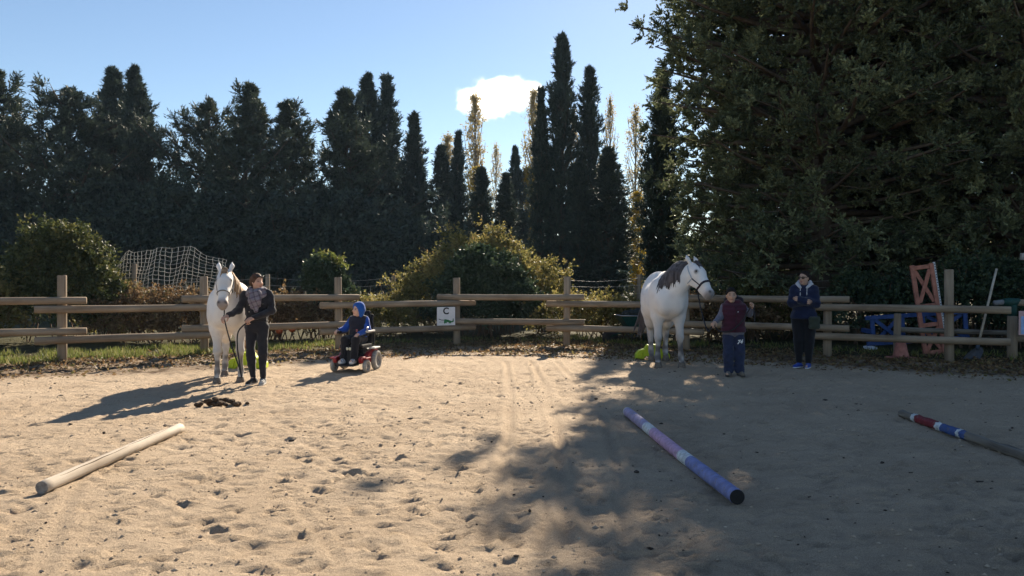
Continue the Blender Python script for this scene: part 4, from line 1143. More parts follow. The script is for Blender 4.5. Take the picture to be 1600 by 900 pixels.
S, Ff, U, Rm = skin_body(J, None, 1.0, [hR, hL], 1.0, (0.80, -0.60, 0.02), (0.52, 0.31, 0.225), e)
c = Solid(); pel, wa, ch, S_, w_ = torso(c, J, 0.006, fat=0.95)
for k in 'RL': c.chain([J['hip' + k], J['kn' + k], J['an' + k] + (0, 0, .03)], [0.090, 0.062, 0.042], 0.035); c.cap(J['kn' + k] + (0, .02, -.06), J['kn' + k] + (0, .02, -.16), .055, .05, .03)
c.cut((0, 0, 1.02), (0, 0, 1)); c.warp = folds(0.020, 13, 3)
c.build("trousers", 0.011, M_CLOTH, e, solid_col((0.020, 0.020, 0.026), .4))
c = Solid(); torso(c, J, 0.024, fat=0.98)
for k in 'RL': c.chain([J['sh' + k], J['el' + k], J['wr' + k] - unit(J['wr' + k] - J['el' + k]) * 0.01], [0.068, 0.056, 0.041], 0.03)
c.cap((-0.06, 0.02, 1.40), (0.06, 0.02, 1.40), 0.075, 0.075, 0.04)
c.cut((0, 0, 0.955), (0, 0, -1)); c.warp = folds(0.026, 12, 5)
c.build("jacket", 0.011, M_CLOTH, e, solid_col((0.022, 0.022, 0.028), .5))
for px_, pz_ in ((-0.07, 1.20), (0.12, 1.22), (-0.075, 1.10)):
    q = Solid(); q.ell(c.hit((px_, 0, pz_), (0, -1, 0)), (0.011, 0.006, 0.011)); q.build("button", 0.004, plain("brass button", (0.45, 0.40, 0.30), 0.4, .1, 20, metal=.6), e)
sc = Solid(); hz = np.array((0.0, 0.0, 1.385))
for ring_, rr_, zz in ((0, 0.105, 0.0), (1, 0.125, -0.04), (2, 0.095, 0.028)):
    pts = [hz + np.array((math.cos(a) * rr_ * 1.12, math.sin(a) * rr_ * 0.95, zz + 0.02 * math.sin(2 * a + ring_))) for a in np.linspace(0, 2 * math.pi, 15)]
    sc.chain(pts, [0.036 + 0.008 * math.sin(i * 2.1 + ring_) for i in range(15)], 0.02)
for x0, x1, z1 in ((-0.035, -0.01, 1.17), (0.035, 0.045, 1.12), (0.075, 0.085, 1.20)):
    sc.chain([(x0, -0.13, 1.38), ((x0 + x1) / 2, -0.175, 1.28), (x1, -0.165, z1)], [0.045, 0.042, 0.034], 0.02)
sc.warp = folds(0.016, 16, 8)
def plaid(V):
    u = V[:, 0] + 0.4 * V[:, 2]; t = V[:, 2] - 0.35 * V[:, 0]
    b_ = np.array((0.20, 0.18, 0.21)); c = np.tile(b_, (len(V), 1)) * (0.85 + .3 * noise3(V[:, 0] * 30, V[:, 1] * 30, V[:, 2] * 30, 2))[:, None]
    l1 = np.abs(((u / 0.075) % 1) - .5) < 0.13; l2 = np.abs(((t / 0.075) % 1) - .5) < 0.13
    c = np.where(l1[:, None], c * 0.6, c); c = np.where(l2[:, None], c * np.array((0.65, 0.55, 0.65)), c); return c
sc.build("scarf", 0.0095, M_CLOTH, e, plaid)
hc = J['head']
hr_ = Solid(); hr_.ell(hc + U * 0.035 - Ff * 0.02, (0.088, 0.104, 0.100), Rm, 0.02); hr_.ell(hc + U * 0.0 - Ff * 0.06, (0.07, 0.06, 0.08), Rm, 0.03); hr_.ell(hc + U * 0.0 - Ff * 0.125, (0.05, 0.05, 0.055), Rm, 0.02); hr_.cap(hc - Ff * .07 - U * .03, hc - Ff * .06 - U * .11, .05, .03, .03)
hr_.cut(hc + Ff * 0.028 + U * 0.0, unit(Ff * 0.86 - U * 0.5)); hr_.warp = lambda V: 0.012 * (noise3(V[:, 0] * 45, V[:, 1] * 45, V[:, 2] * 45, 4) - .5)
M_HAIR = attr_mat("hair", 0.7, 0.6, 120, 0.15)
hr_.build("hair", 0.008, M_HAIR, e, solid_col((0.085, 0.045, 0.028), .6, 60), 1)
gl = MB()
for sx in (-1, 1): gl.tube([hc + U * 0.085 + Ff * 0.068 + S * sx * 0.034 + (S * math.cos(a) * 0.026 + U * math.sin(a) * 0.012 + Ff * math.sin(a) * -0.012) for a in np.linspace(0, 6.28, 11)], 0.006, 5)
gl.tube([hc + U * 0.09 + Ff * 0.07 - S * 0.012, hc + U * 0.09 + Ff * 0.07 + S * 0.012], 0.005, 5)
M_GLASS = plain("sunglass plastic", (0.012, 0.012, 0.014), 0.12, 0.1, 10, spec=0.7)
gl.build("sunglasses", M_GLASS, e, True)
shoe("shoe", J, 'R', (0.02, 0.02, 0.022), (0.55, 0.54, 0.52), e); shoe("shoe", J, 'L', (0.02, 0.02, 0.022), (0.55, 0.54, 0.52), e, stripe=(0.45, .45, .45))
tag(e, "person in black jacket and plaid scarf holding the left white horse", "person")
M4 = place(LW, 0)
gR = np.array(M4 @ Vector(finger_mid(J['wrR'], J['elR'], (0.2, 0.3, -1)))); gL = np.array(M4 @ Vector(finger_mid(J['wrL'], J['elL'], (0, .6, -.8))))
M_ROPE = plain("dark rope", (0.03, 0.03, 0.034), 0.9, 0.4, 90, 0.4)
rope("lead_rope", [np.array(ringL), (np.array(ringL) * .45 + gR * .55) + (0, 0, -.05), gR, gR + (0.08, 0.03, -.35), gR + (0.20, 0.05, -.72), gR + (0.225, .07, -.86), gR + (0.20, .08, -.70), gR + (0.17, 0.06, -.42), (gR * .35 + gL * .65) + (-0.03, 0, -.16), gL], 0.0105, M_ROPE, "dark lead rope looping from the left horse to the scarf woman's hands", 60)

# ---- boy in the maroon vest
LB = (3.64, 12.62, 0.0)
e = empty("person", LB, 0.0)
J = A(shR=(-0.145, 0.0, 1.135), shL=(0.145, 0.0, 1.135), elR=(-0.235, -0.02, 0.955), elL=(0.245, -0.06, 1.02), wrR=(-0.335, -0.12, 0.895), wrL=(0.24, -0.22, 1.125),
      hipR=(-0.08, 0.0, 0.72), hipL=(0.08, 0.0, 0.72), knR=(-0.085, -0.02, 0.40), knL=(0.09, -0.02, 0.40), anR=(-0.07, 0.02, 0.075), anL=(0.11, 0.0, 0.075), toeR=(-0.15, -0.16, 0.02), toeL=(0.12, -0.18, 0.02), head=(-0.045, -0.03, 1.325))
hR = hand(J['wrR'], J['wrR'] - J['elR'], (0.3, 0.2, -1), (0.2, -1, 0.4), 0.95, 0.9); hL = hand(J['wrL'], J['wrL'] - J['elL'], (-1, 0.2, 0), (0, -0.7, 0.6), 1.1, 0.9)
S, Ff, U, Rm = skin_body(J, None, 1.05, [hR, hL], 0.82, (-0.12, -0.99, 0.0), (0.47, 0.29, 0.205), e)
c = Solid(); torso(c, J, 0.012)
for k in 'RL': c.chain([J['hip' + k], J['kn' + k], J['an' + k] + (0, 0, .0)], [0.098, 0.086, 0.078], 0.03)
c.cut((0, 0, 0.685), (0, 0, 1)); c.cut((0, 0, 0.045), (0, 0, -1)); c.warp = folds(0.028, 11, 7)
tro = c; tro_o = c.build("trousers", 0.0105, M_CLOTH, e, solid_col((0.028, 0.036, 0.075), .4))
c = Solid(); torso(c, J, 0.028, fat=1.05)
for k in 'RL': c.chain([J['sh' + k], J['el' + k], J['wr' + k] - unit(J['wr' + k] - J['el' + k]) * 0.012], [0.058, 0.053, 0.040], 0.03)
c.cut((0, 0, 0.635), (0, 0, -1)); c.warp = folds(0.012, 13, 3)
c.build("shirt", 0.0105, M_CLOTH, e, solid_col((0.13, 0.13, 0.17), .3))
c = Solid(); torso(c, J, 0.042, fat=1.07); c.cap((-0.055, 0.01, 1.19), (0.055, 0.01, 1.19), 0.072, 0.072, 0.04)
for k, sx in (('R', -1), ('L', 1)): c.cut(J['sh' + k] + (sx * 0.052, 0, 0), (sx, 0, 0.12))
c.cut((0, 0, 0.72), (0, 0, -1)); c.warp = lambda V: -0.010 * np.abs(np.sin(math.pi * V[:, 2] / 0.075)) + 0.008 * (noise3(V[:, 0] * 20, V[:, 1] * 20, V[:, 2] * 20, 3) - .5)
c.build("vest", 0.0105, M_CLOTH, e, solid_col((0.062, 0.018, 0.032), .4)); ves = c
q = MB(); a0 = ves.hit((0.03, 0, 1.06), (0, -1, 0)); q.box(a0 + (0, -.003, 0), (0.018, 0.006, 0.018)); q.build("vest_badge", plain("white stitch", (0.6, 0.6, 0.6), .8), e)
q = MB(); q.tube([ves.hit((0, 0, z), (0, -1, 0)) + (0, -.011, 0) for z in np.linspace(0.74, 1.15, 24)], 0.005, 5); q.build("zip", plain("dark zip", (0.02, .012, .016), .5), e, True)
hd = Solid(); hb = (J['shR'] + J['shL']) / 2
hd.chain([hb + (-0.10, 0.03, 0.05), hb + (-0.06, .12, .10), hb + (0.05, .13, .13), hb + (0.115, .05, .10), hb + (0.095, -0.03, .045)], [0.035, 0.06, 0.07, 0.06, 0.035], 0.03); hd.warp = folds(.014, 14, 2)
hd.build("hood", 0.0105, M_CLOTH, e, solid_col((0.022, 0.014, 0.022), .4))
hc = J['head']; hr_ = Solid(); hr_.ell(hc + U * 0.032 - Ff * 0.014, (0.084, 0.101, 0.103), Rm, 0.02); hr_.cut(hc + U * 0.030 + Ff * 0.04, unit(Ff * 0.66 - U * 0.75)); hr_.warp = lambda V: 0.010 * (noise3(V[:, 0] * 70, V[:, 1] * 70, V[:, 2] * 70, 4) - .5)
hr_.build("hair", 0.008, M_HAIR, e, solid_col((0.016, 0.013, 0.012), .5, 60), 1)
shoe("shoe", J, 'R', (0.16, 0.13, 0.10), (0.06, 0.055, 0.05), e, 0.23); shoe("shoe", J, 'L', (0.16, 0.13, 0.10), (0.06, 0.055, 0.05), e, 0.23)
def text_mesh(txt, size, name, extr=0.0, shear=0.0, bold=0.0):
    cu = bpy.data.curves.new(name, 'FONT'); cu.body = txt; cu.size = size; cu.align_x = 'CENTER'; cu.align_y = 'CENTER'; cu.extrude = extr; cu.shear = shear; cu.offset = bold
    o = bpy.data.objects.new(name, cu); col.objects.link(o)
    dg = bpy.context.evaluated_depsgraph_get(); dg.update()
    me = bpy.data.meshes.new_from_object(o.evaluated_get(dg)); bpy.data.objects.remove(o)
    return me
me = text_mesh("74", 0.088, "print", 0.0, 0.25, 0.003)
import bmesh
bm = bmesh.new(); bm.from_mesh(me); bmesh.ops.subdivide_edges(bm, edges=bm.edges[:], cuts=2, use_grid_fill=True)
for v in bm.verts:
    p_ = tro.hit((0.075 + v.co.x, 0.0, 0.565 + v.co.y + 0.15 * v.co.x), (0, -1, 0), .3); v.co = Vector(p_ + np.array((0, -0.012, 0)))
bm.to_mesh(me); bm.free(); link("thigh_number", me, plain("white print", (0.75, 0.75, 0.75), .8), tro_o)
tag(e, "person in maroon padded vest and navy trousers holding the right horse", "person")
M4 = place(LB, 0)
gR = np.array(M4 @ Vector(finger_mid(J['wrR'], J['elR'], (0.3, 0.2, -1), .07))); gL = np.array(M4 @ Vector(finger_mid(J['wrL'], J['elL'], (-1, .2, 0), .07)))
rope("lead_rope", [np.array(ringR), np.array(ringR) * .6 + gR * .4 + (-.03, 0, -.14), gR + (-.08, .02, -.10), gR, gR + (0.10, 0.02, -0.10), gR + (.28, .0, -.10), gR * .3 + gL * .7 + (0.03, 0, -.16), gL, gL + (.03, -.02, -.12), gL + (0.045, 0, -.26)], 0.0115, M_ROPE, "black lead rope from the right horse to the boy's two hands", 60)

# ---- woman with folded arms and sunglasses
LR = (5.23, 13.75, 0.0)
e = empty("person", LR, -0.42)
J = A(shR=(-0.150, 0.0, 1.415), shL=(0.150, 0.0, 1.415), elR=(-0.205, -0.08, 1.175), elL=(0.205, -0.08, 1.165), wrR=(0.02, -0.235, 1.185), wrL=(-0.045, -0.265, 1.225),
      hipR=(-0.10, 0.0, 0.90), hipL=(0.10, 0.0, 0.90), knR=(-0.085, -0.02, 0.49), knL=(0.085, -0.02, 0.49), anR=(-0.08, 0.02, 0.09), anL=(0.075, 0.02, 0.09), toeR=(-0.16, -0.15, 0.02), toeL=(0.05, -0.18, 0.02), head=(0.0, -0.03, 1.615))
hR = hand(J['wrR'], J['wrR'] - J['elR'], (0, 1, -0.1), (0, 0, 1), 0.75, .85); hL = hand(J['wrL'], J['wrL'] - J['elL'], (0, 1, -0.1), (0, 0, 1), 0.75, .85)
S, Ff, U, Rm = skin_body(J, None, 1.02, [hR, hL], 1.05, (-0.50, -0.86, -0.03), (0.46, 0.29, 0.215), e)
c = Solid(); torso(c, J, 0.015, fat=1.18)
for k in 'RL': c.chain([J['hip' + k], J['kn' + k], J['an' + k] + (0, 0, .03)], [0.125, 0.086, 0.056], 0.04); c.cap(J['kn' + k] + (0, .02, -.08), J['kn' + k] + (0, .02, -.18), .075, .068, .03)
c.cut((0, 0, 1.0), (0, 0, 1)); c.warp = folds(0.008, 12, 3)
c.build("leggings", 0.011, M_CLOTH, e, solid_col((0.014, 0.014, 0.017), .4))
c = Solid(); torso(c, J, 0.045, fat=1.22)
for k in 'RL': c.chain([J['sh' + k], J['el' + k], J['wr' + k] + unit(J['wr' + k] - J['el' + k]) * 0.015], [0.078, 0.074, 0.056], 0.035)
c.cap((-0.05, 0.03, 1.45), (0.05, 0.03, 1.45), 0.07, 0.07, 0.04)
c.cut((0, 0, 0.885), (0, 0, -1)); c.warp = lambda V: -0.008 * np.abs(np.sin(math.pi * V[:, 2] / 0.095)) + 0.022 * (noise3(V[:, 0] * 14, V[:, 1] * 14, V[:, 2] * 14, 3) - .5)
c.build("jacket", 0.011, M_CLOTH, e, solid_col((0.012, 0.018, 0.048), .4)); jk = c
hd = Solid(); hb = (J['shR'] + J['shL']) / 2
hd.chain([hb + (-0.055, -.115, 0.03), hb + (-0.105, -0.03, 0.085), hb + (-0.07, .08, .115), hb + (0.07, .08, .115), hb + (0.115, -.03, .085), hb + (0.055, -.115, .03)], [0.024, 0.036, 0.05, 0.05, 0.036, 0.024], 0.03); hd.warp = folds(.01, 16, 2)
hd.build("hood", 0.0105, M_CLOTH, e, solid_col((0.46, 0.47, 0.52), .25))
for sx, zl in ((-0.055, 1.30), (0.055, 1.31)):
    q = MB(); q.tube([hb + (sx, -.105, 0.025)] + [jk.hit((sx, 0, z), (0, -1, 0)) + (0, -.006, 0) for z in np.linspace(1.42, zl, 6)], 0.006, 6); q.build("drawstring", plain("white cord", (0.6, .6, .62), .8), e, True)
hc = J['head']; hr_ = Solid(); hr_.ell(hc + U * 0.033 - Ff * 0.018, (0.084, 0.10, 0.096), Rm, 0.02); hr_.ell(hc - Ff * 0.06, (0.07, 0.06, 0.08), Rm, .03); hr_.cut(hc + Ff * 0.035 + U * 0.045, unit(Ff * 0.72 - U * 0.7))
hr_.chain([hc - Ff * .10 + U * .03, hc - Ff * .15 + U * .0, hc - Ff * .155 - U * .12], [.035, .045, .018], .03); hr_.warp = lambda V: 0.010 * (noise3(V[:, 0] * 45, V[:, 1] * 45, V[:, 2] * 25, 4) - .5)
hr_.build("hair", 0.008, M_HAIR, e, solid_col((0.022, 0.015, 0.013), .6, 60), 1)
gl = MB()
for sx in (-1, 1):
    cc = hc + U * 0.004 + Ff * 0.093 + S * sx * 0.036
    vs = [cc + S * math.cos(a) * 0.030 + U * math.sin(a) * 0.024 - Ff * (0.010 * (sx * math.cos(a) > 0.2)) for a in np.linspace(0, 2 * math.pi, 14, endpoint=False)]
    gl.add(vs + [v - Ff * 0.006 for v in vs], [tuple(range(14)), tuple(range(27, 13, -1))] + [(i, (i + 1) % 14, 14 + (i + 1) % 14, 14 + i) for i in range(14)])
    gl.tube([cc + S * sx * 0.028 + U * .01, cc + S * sx * 0.045 + U * .01 - Ff * 0.05, cc + S * sx * .042 + U * .01 - Ff * .1], 0.004, 5)
gl.tube([hc + U * 0.012 + Ff * 0.098 - S * .012, hc + U * 0.012 + Ff * 0.098 + S * .012], 0.004, 5)
gl.build("sunglasses", M_GLASS, e)
shoe("shoe", J, 'R', (0.02, 0.055, 0.30), (0.62, 0.64, 0.70), e); shoe("shoe", J, 'L', (0.02, 0.055, 0.30), (0.62, 0.64, 0.70), e)
tag(e, "person in navy jacket and sunglasses with arms folded by the fence", "person")
bg_ = Solid(); o_ = np.array(place(LR, -0.42) @ Vector((0.18, -0.165, 0.82)))
bg_.cap((-.055, 0, .075), (.055, 0, .075), .03, .03, .03); bg_.cap((-.055, 0, -.075), (.055, 0, -.075), .03, .03, .03); bg_.cap((-.06, 0, -.075), (-.06, 0, .075), .03, .03, .03); bg_.cap((.06, 0, -.075), (.06, 0, .075), .03, .03, .03); bg_.cap((0, 0, -.07), (0, 0, .07), .03, .03, .05); bg_.warp = folds(.008, 20, 3)
bag = empty("hip_bag", o_, -0.3); bg_.build("pouch", 0.009, M_CLOTH, bag, solid_col((0.040, 0.050, 0.038), .4)); q = MB(); q.tube([(-.09, 0, .09), (-.03, -.012, .10), (.05, -.01, .105), (.09, 0.02, .12)], .008, 6); q.build("strap", M_BLACKSTRAP, bag, True)
tag(bag, "dark olive pouch worn on the hip of the woman in sunglasses", "bag")

# ---- child in the powered wheelchair
LC = (-2.70, 13.42, 0.0); RC = -0.22
e = empty("person", LC, RC)
J = A(shR=(-0.125, 0.06, 0.885), shL=(0.125, 0.06, 0.885), elR=(-0.215, -0.04, 0.72), elL=(0.20, -0.02, 0.71), wrR=(-0.265, -0.20, 0.70), wrL=(0.13, -0.24, 0.655),
      hipR=(-0.075, 0.05, 0.545), hipL=(0.075, 0.05, 0.545), knR=(-0.10, -0.29, 0.545), knL=(0.095, -0.29, 0.545), anR=(-0.095, -0.36, 0.235), anL=(0.085, -0.36, 0.235), toeR=(-0.10, -0.52, 0.18), toeL=(0.10, -0.52, 0.18), soleR=0.155, soleL=0.155, head=(0.005, 0.0, 1.055))
hR = hand(J['wrR'], (-0.2, -1, -.1), (0, 0, -1), (1, -.2, 0), 0.7, 0.75); hL = hand(J['wrL'], (-.3, -1, -.3), (0, 0.2, -1), (-1, 0, .2), 0.6, 0.75)
S, Ff, U, Rm = skin_body(J, None, 0.95, [hR, hL], 0.72, (-0.55, -0.83, 0.10), (0.60, 0.38, 0.29), e)
c = Solid(); torso(c, J, 0.012)
for k in 'RL': c.chain([J['hip' + k], J['kn' + k], J['an' + k]], [0.085, 0.072, 0.058], 0.03)
c.cut((0, 0, 0.66), (0, 0, 1)); c.warp = folds(0.012, 12, 7)
c.build("trousers", 0.0105, M_CLOTH, e, solid_col((0.014, 0.014, 0.018), .4))
c = Solid(); torso(c, J, 0.022, fat=1.05)
for k in 'RL': c.chain([J['sh' + k], J['el' + k], J['wr' + k] - unit(J['wr' + k] - J['el' + k]) * 0.012], [0.062, 0.056, 0.042], 0.03)
c.cut((0, 0, 0.575), (0, 0, -1)); c.warp = folds(0.012, 13, 3)
c.build("jacket", 0.0105, M_CLOTH, e, solid_col((0.016, 0.075, 0.36), .3))
c = Solid(); torso(c, J, 0.040, fat=1.06); c.cap((-.04, .05, .925), (.04, .05, .925), .06, .06, .03)
for k, sx in (('R', -1), ('L', 1)): c.cut(J['sh' + k] + (sx * 0.03, 0, 0), (sx, 0, 0.1))
c.cut((0, 0, 0.60), (0, 0, -1)); c.warp = lambda V: -0.007 * np.abs(np.sin(math.pi * V[:, 2] / 0.07)) + 0.01 * (noise3(V[:, 0] * 18, V[:, 1] * 18, V[:, 2] * 18, 3) - .5)
c.build("vest", 0.0105, M_CLOTH, e, solid_col((0.017, 0.019, 0.034), .4)); ves = c
q = MB(); a0 = ves.hit((0.02, 0, .70), (0, -1, 0)); q.box(a0 + (0, -.004, 0), (0.03, 0.006, 0.045)); q.box(a0 + (0, -.004, -.045), (0.045, 0.007, 0.03)); q.build("badge", plain("pink yellow badge", (0.5, 0.16, 0.16), .6, .6, 60), e)
hc = J['head']; hd = Solid(); hd.ell(hc + U * 0.028 - Ff * 0.02, (0.105, 0.118, 0.122), Rm, 0.03); hd.cap(hc - U * .09 - Ff * .03, hc - U * .02 - Ff * .02, .085, .1, .04)
hd.cut(hc + Ff * 0.045 + U * 0.02, unit(Ff * 0.90 - U * 0.42))
hd.warp = folds(.010, 18, 2)
hd.build("hood", 0.0095, M_CLOTH, e, solid_col((0.015, 0.095, 0.40), .25))
shoe("shoe", J, 'R', (0.60, 0.60, 0.61), (0.55, 0.55, 0.55), e, 0.19, stripe=(.14, .14, .17)); shoe("shoe", J, 'L', (0.60, 0.60, 0.61), (0.55, 0.55, 0.55), e, 0.19, stripe=(.14, .14, .17))
tag(e, "person in blue hood and dark vest seated in the red wheelchair", "person")

# ------------------------------------------------------------------ powered wheelchair under the seated child
M_RED = plain("red plastic shroud", (0.26, 0.018, 0.022), 0.35, 0.2, 12, spec=0.5)
M_BLK = plain("black plastic", (0.018, 0.018, 0.02), 0.55, 0.3, 20)
M_BLKF = plain("black upholstery", (0.016, 0.016, 0.018), 0.85, 0.3, 30, 0.2)
M_TYRE = plain("grey tyre rubber", (0.30, 0.285, 0.26), 0.9, 0.2, 30, 0.2)
M_RIM = plain("grey wheel rim", (0.20, 0.20, 0.21), 0.45, 0.2, 20)
M_METAL = plain("brushed metal", (0.42, 0.42, 0.43), 0.35, 0.15, 30, metal=0.8)
M_PALEG = plain("pale grey plastic", (0.50, 0.49, 0.47), 0.6, 0.1, 20)
M_LAMP = plain("cream lamp glass", (0.70, 0.68, 0.52), 0.25, 0.1, 20)
wc = empty("wheelchair", LC, RC)
tag(wc, "red and black powered wheelchair carrying the child in the blue hood", "wheelchair")
def wheel(x, y, r, w):
    wh = empty("wheel", (x, y, r)); wh.parent = wc
    Mx = Matrix.Rotation(R_(90), 4, 'Y')
    mb = MB(); rt = r * 0.24
    prof = [(r - rt * 2, -w * .42), (r - rt * .7, -w * .5), (r - .01, -w * .36), (r, -w * .12), (r, w * .12), (r - .01, w * .36), (r - rt * .7, w * .5), (r - rt * 2, w * .42)]
    n = 28; vs = []
    for q, z in prof:
        for k in range(n): a = 2 * math.pi * k / n; vs.append(Mx @ Vector((q * math.cos(a), q * math.sin(a), z)))
    m_ = len(prof); mb.add(vs, [(i * n + k, i * n + (k + 1) % n, ((i + 1) % m_) * n + (k + 1) % n, ((i + 1) % m_) * n + k) for i in range(m_) for k in range(n)])
    mb.build("tyre", M_TYRE, wh, True)
    mb = MB(); mb.lathe([(r - rt * 2 + .004, -w * .30), (r * .40, -w * .16), (r * .16, -w * .40), (r * .16, w * .40), (r * .40, w * .16), (r - rt * 2 + .004, w * .30)], 20, Mx)
    mb.build("rim", M_RIM, wh, False)
wheel(-0.295, -0.30, 0.115, 0.07); wheel(0.295, -0.30, 0.115, 0.07); wheel(-0.30, 0.12, 0.175, 0.085); wheel(0.30, 0.12, 0.175, 0.085)
mb = MB(); mb.box((0, 0.0, 0.22), (0.40, 0.62, 0.16)); mb.box((0, 0.05, 0.33), (0.30, 0.34, 0.10)); mb.build("chassis", M_BLK, wc, bevel=0.02)
for sx in (-1, 1):
    mb = MB(); mb.prism([(-0.40, 0.16), (-0.44, 0.24), (-0.36, 0.275), (-0.22, 0.27), (-0.10, 0.335), (0.16, 0.385), (0.28, 0.34), (0.30, 0.22), (0.22, 0.17), (-0.1, 0.15), (-0.2, 0.2), (-0.3, 0.2)], 0.07, Matrix.Translation((sx * 0.235, 0, 0)) @ Matrix.Rotation(R_(90), 4, 'Z'))
    mb.build("shroud", M_RED, wc, bevel=0.012)
    mb = MB(); mb.box((sx * 0.275, 0.10, 0.395), (0.12, 0.26, 0.03)); mb.build("mudguard", M_PALEG if sx > 0 else M_RED, wc, bevel=0.012)
    mb = MB(); mb.box((sx * 0.295, -0.30, 0.247), (0.085, 0.20, 0.025)); mb.build("fender", M_RED, wc, bevel=0.01)
    mb = MB(); mb.bar((sx * 0.25, 0.12, 0.45), (sx * 0.25, 0.12, 0.66), 0.03, 0.03, (0, 1, 0)); mb.bar((sx * 0.25, -.16, 0.66), (sx * 0.25, 0.14, 0.66), 0.04, 0.03); mb.build("armrest_frame", M_BLK, wc)
    mb = MB(); mb.box((sx * 0.255, -0.03, 0.69), (0.065, 0.30, 0.035)); mb.build("arm_pad", M_PALEG if sx > 0 else M_BLKF, wc, bevel=0.012)
    mb = MB(); mb.lathe([(0.026, 0), (0.028, 0.012), (0.02, 0.02)], 16, Matrix.Translation((sx * 0.03 - .01, -0.345, 0.405)) @ Matrix.Rotation(R_(90), 4, 'X')); mb.build("headlight", M_LAMP, wc, True)
mb = MB(); mb.box((0, -0.06, 0.435), (0.42, 0.44, 0.07)); mb.build("seat", M_BLKF, wc, bevel=0.02)
mb = MB(); mb.box((0, 0.215, 0.72), (0.40, 0.06, 0.52), Matrix.Rotation(R_(-8), 3, 'X')); mb.build("backrest", M_BLKF, wc, bevel=0.025)
mb = MB(); mb.box((0.02, 0.24, 0.985), (0.24, 0.05, 0.10)); mb.build("headrest", M_BLKF, wc, bevel=0.02)
jb = MB(); jb.box((-0.255, -0.215, 0.675), (0.075, 0.12, 0.05)); js = jb.build("joystick", M_BLK, wc, bevel=0.01)
mb = MB(); mb.tube([(-0.255, -0.235, 0.70), (-0.258, -0.240, 0.735)], [0.006, 0.006], 8); mb.lathe([(0.006, 0), (0.016, .01), (.016, .024), (.008, .03)], 12, Matrix.Translation((-0.258, -0.240, 0.73))); mb.build("knob", M_BLK, js, True)
mb = MB(); mb.tube([(0.255, -0.17, 0.70), (0.262, -0.20, 0.74), (0.275, -0.21, 0.765)], [0.012, 0.012, 0.02], 8); mb.build("control_lever", M_METAL, wc, True)
mb = MB(); mb.box((0, -0.44, 0.135), (0.34, 0.24, 0.022)); mb.build("footplate", M_BLK, wc, bevel=0.008)
mb = MB(); mb.bar((0, -0.30, 0.42), (0, -0.36, 0.14), 0.11, 0.05, (0, 1, 0)); mb.build("leg_hanger", M_BLK, wc, bevel=0.01)

# ------------------------------------------------------------------ ground poles
def pole(name, near, far, r, bands, label, endcap=None, rough=0.0, seed=1):
    """bands: (length from the far end, material); the pole rests on the sand"""
    a = Vector((far[0], far[1], 0)); b = Vector((near[0], near[1], 0)); L = (b - a).length
    zs = [max(ground_z(a.x + (b.x - a.x) * t, a.y + (b.y - a.y) * t) for t in np.linspace(q0, q1, 9)) for q0, q1 in ((0, .35), (.65, 1))]
    a.z = zs[0] + r * 0.80; b.z = zs[1] + r * 0.80
    e = empty(name, a); e.rotation_euler = (b - a).to_track_quat('X', 'Z').to_euler()
    g_ = np.random.default_rng(seed); x0 = 0.0; mats = [m_ for _, m_ in bands]; mb = MB(); n = 20
    rings = sorted(set([0.0, 0.008] + [min(x, L) for x, _ in bands] + list(np.arange(0.12, L, 0.12)) + [L - 0.008, L]))
    rings = [q for i, q in enumerate(rings) if i == 0 or q - rings[i - 1] > 0.003]
    off = [(0.006 * math.sin(q * 1.3 + seed), 0.004 * math.sin(q * 2.1)) for q in rings]
    wob = g_.normal(size=(len(rings), n)) * rough
    for q, (oy, oz), w_ in zip(rings, off, wob):
        rr_ = r - (0.006 if q in (rings[0], rings[-1]) else 0)
        for k in range(n): t = 2 * math.pi * k / n; mb.v.append((q, oy + (rr_ + w_[k]) * math.cos(t), oz + (rr_ + w_[k]) * math.sin(t)))
    for i in range(len(rings) - 1):
        mid = (rings[i] + rings[i + 1]) / 2; mi = next((j for j, (x, _) in enumerate(bands) if mid < x), len(bands) - 1)
        for k in range(n): mb.f.append((i * n + k, i * n + (k + 1) % n, (i + 1) * n + (k + 1) % n, (i + 1) * n + k)); mb.m.append(mi)
    mb.f.append(tuple(range(n - 1, -1, -1))); mb.m.append(0); mb.f.append(tuple((len(rings) - 1) * n + k for k in range(n))); mb.m.append(len(bands) - 1)
    mb.build("shaft", mats, e, True)
    for p_ in e.children[0].data.polygons:
        if len(p_.vertices) > 4: p_.use_smooth = False
    if endcap:
        c_ = MB(); c_.lathe([(r * 0.99, 0), (r * 0.99, 0.005), (r * .92, 0.008)], 20, Matrix.Translation((L + 0.001, off[-1][0], off[-1][1])) @ Matrix.Rotation(R_(90), 4, 'Y')); c_.build("end_cap", endcap, e)
    tag(e, label, "pole", "poles lying on the sand")
    return e
M_PALEW = wood("pale debarked wood", (0.28, 0.225, 0.17), (0.60, 0.53, 0.44), 'X', 1.6)
M_GREYEND = plain("grey sawn end", (0.22, 0.205, 0.19), 0.9, 0.3, 40)
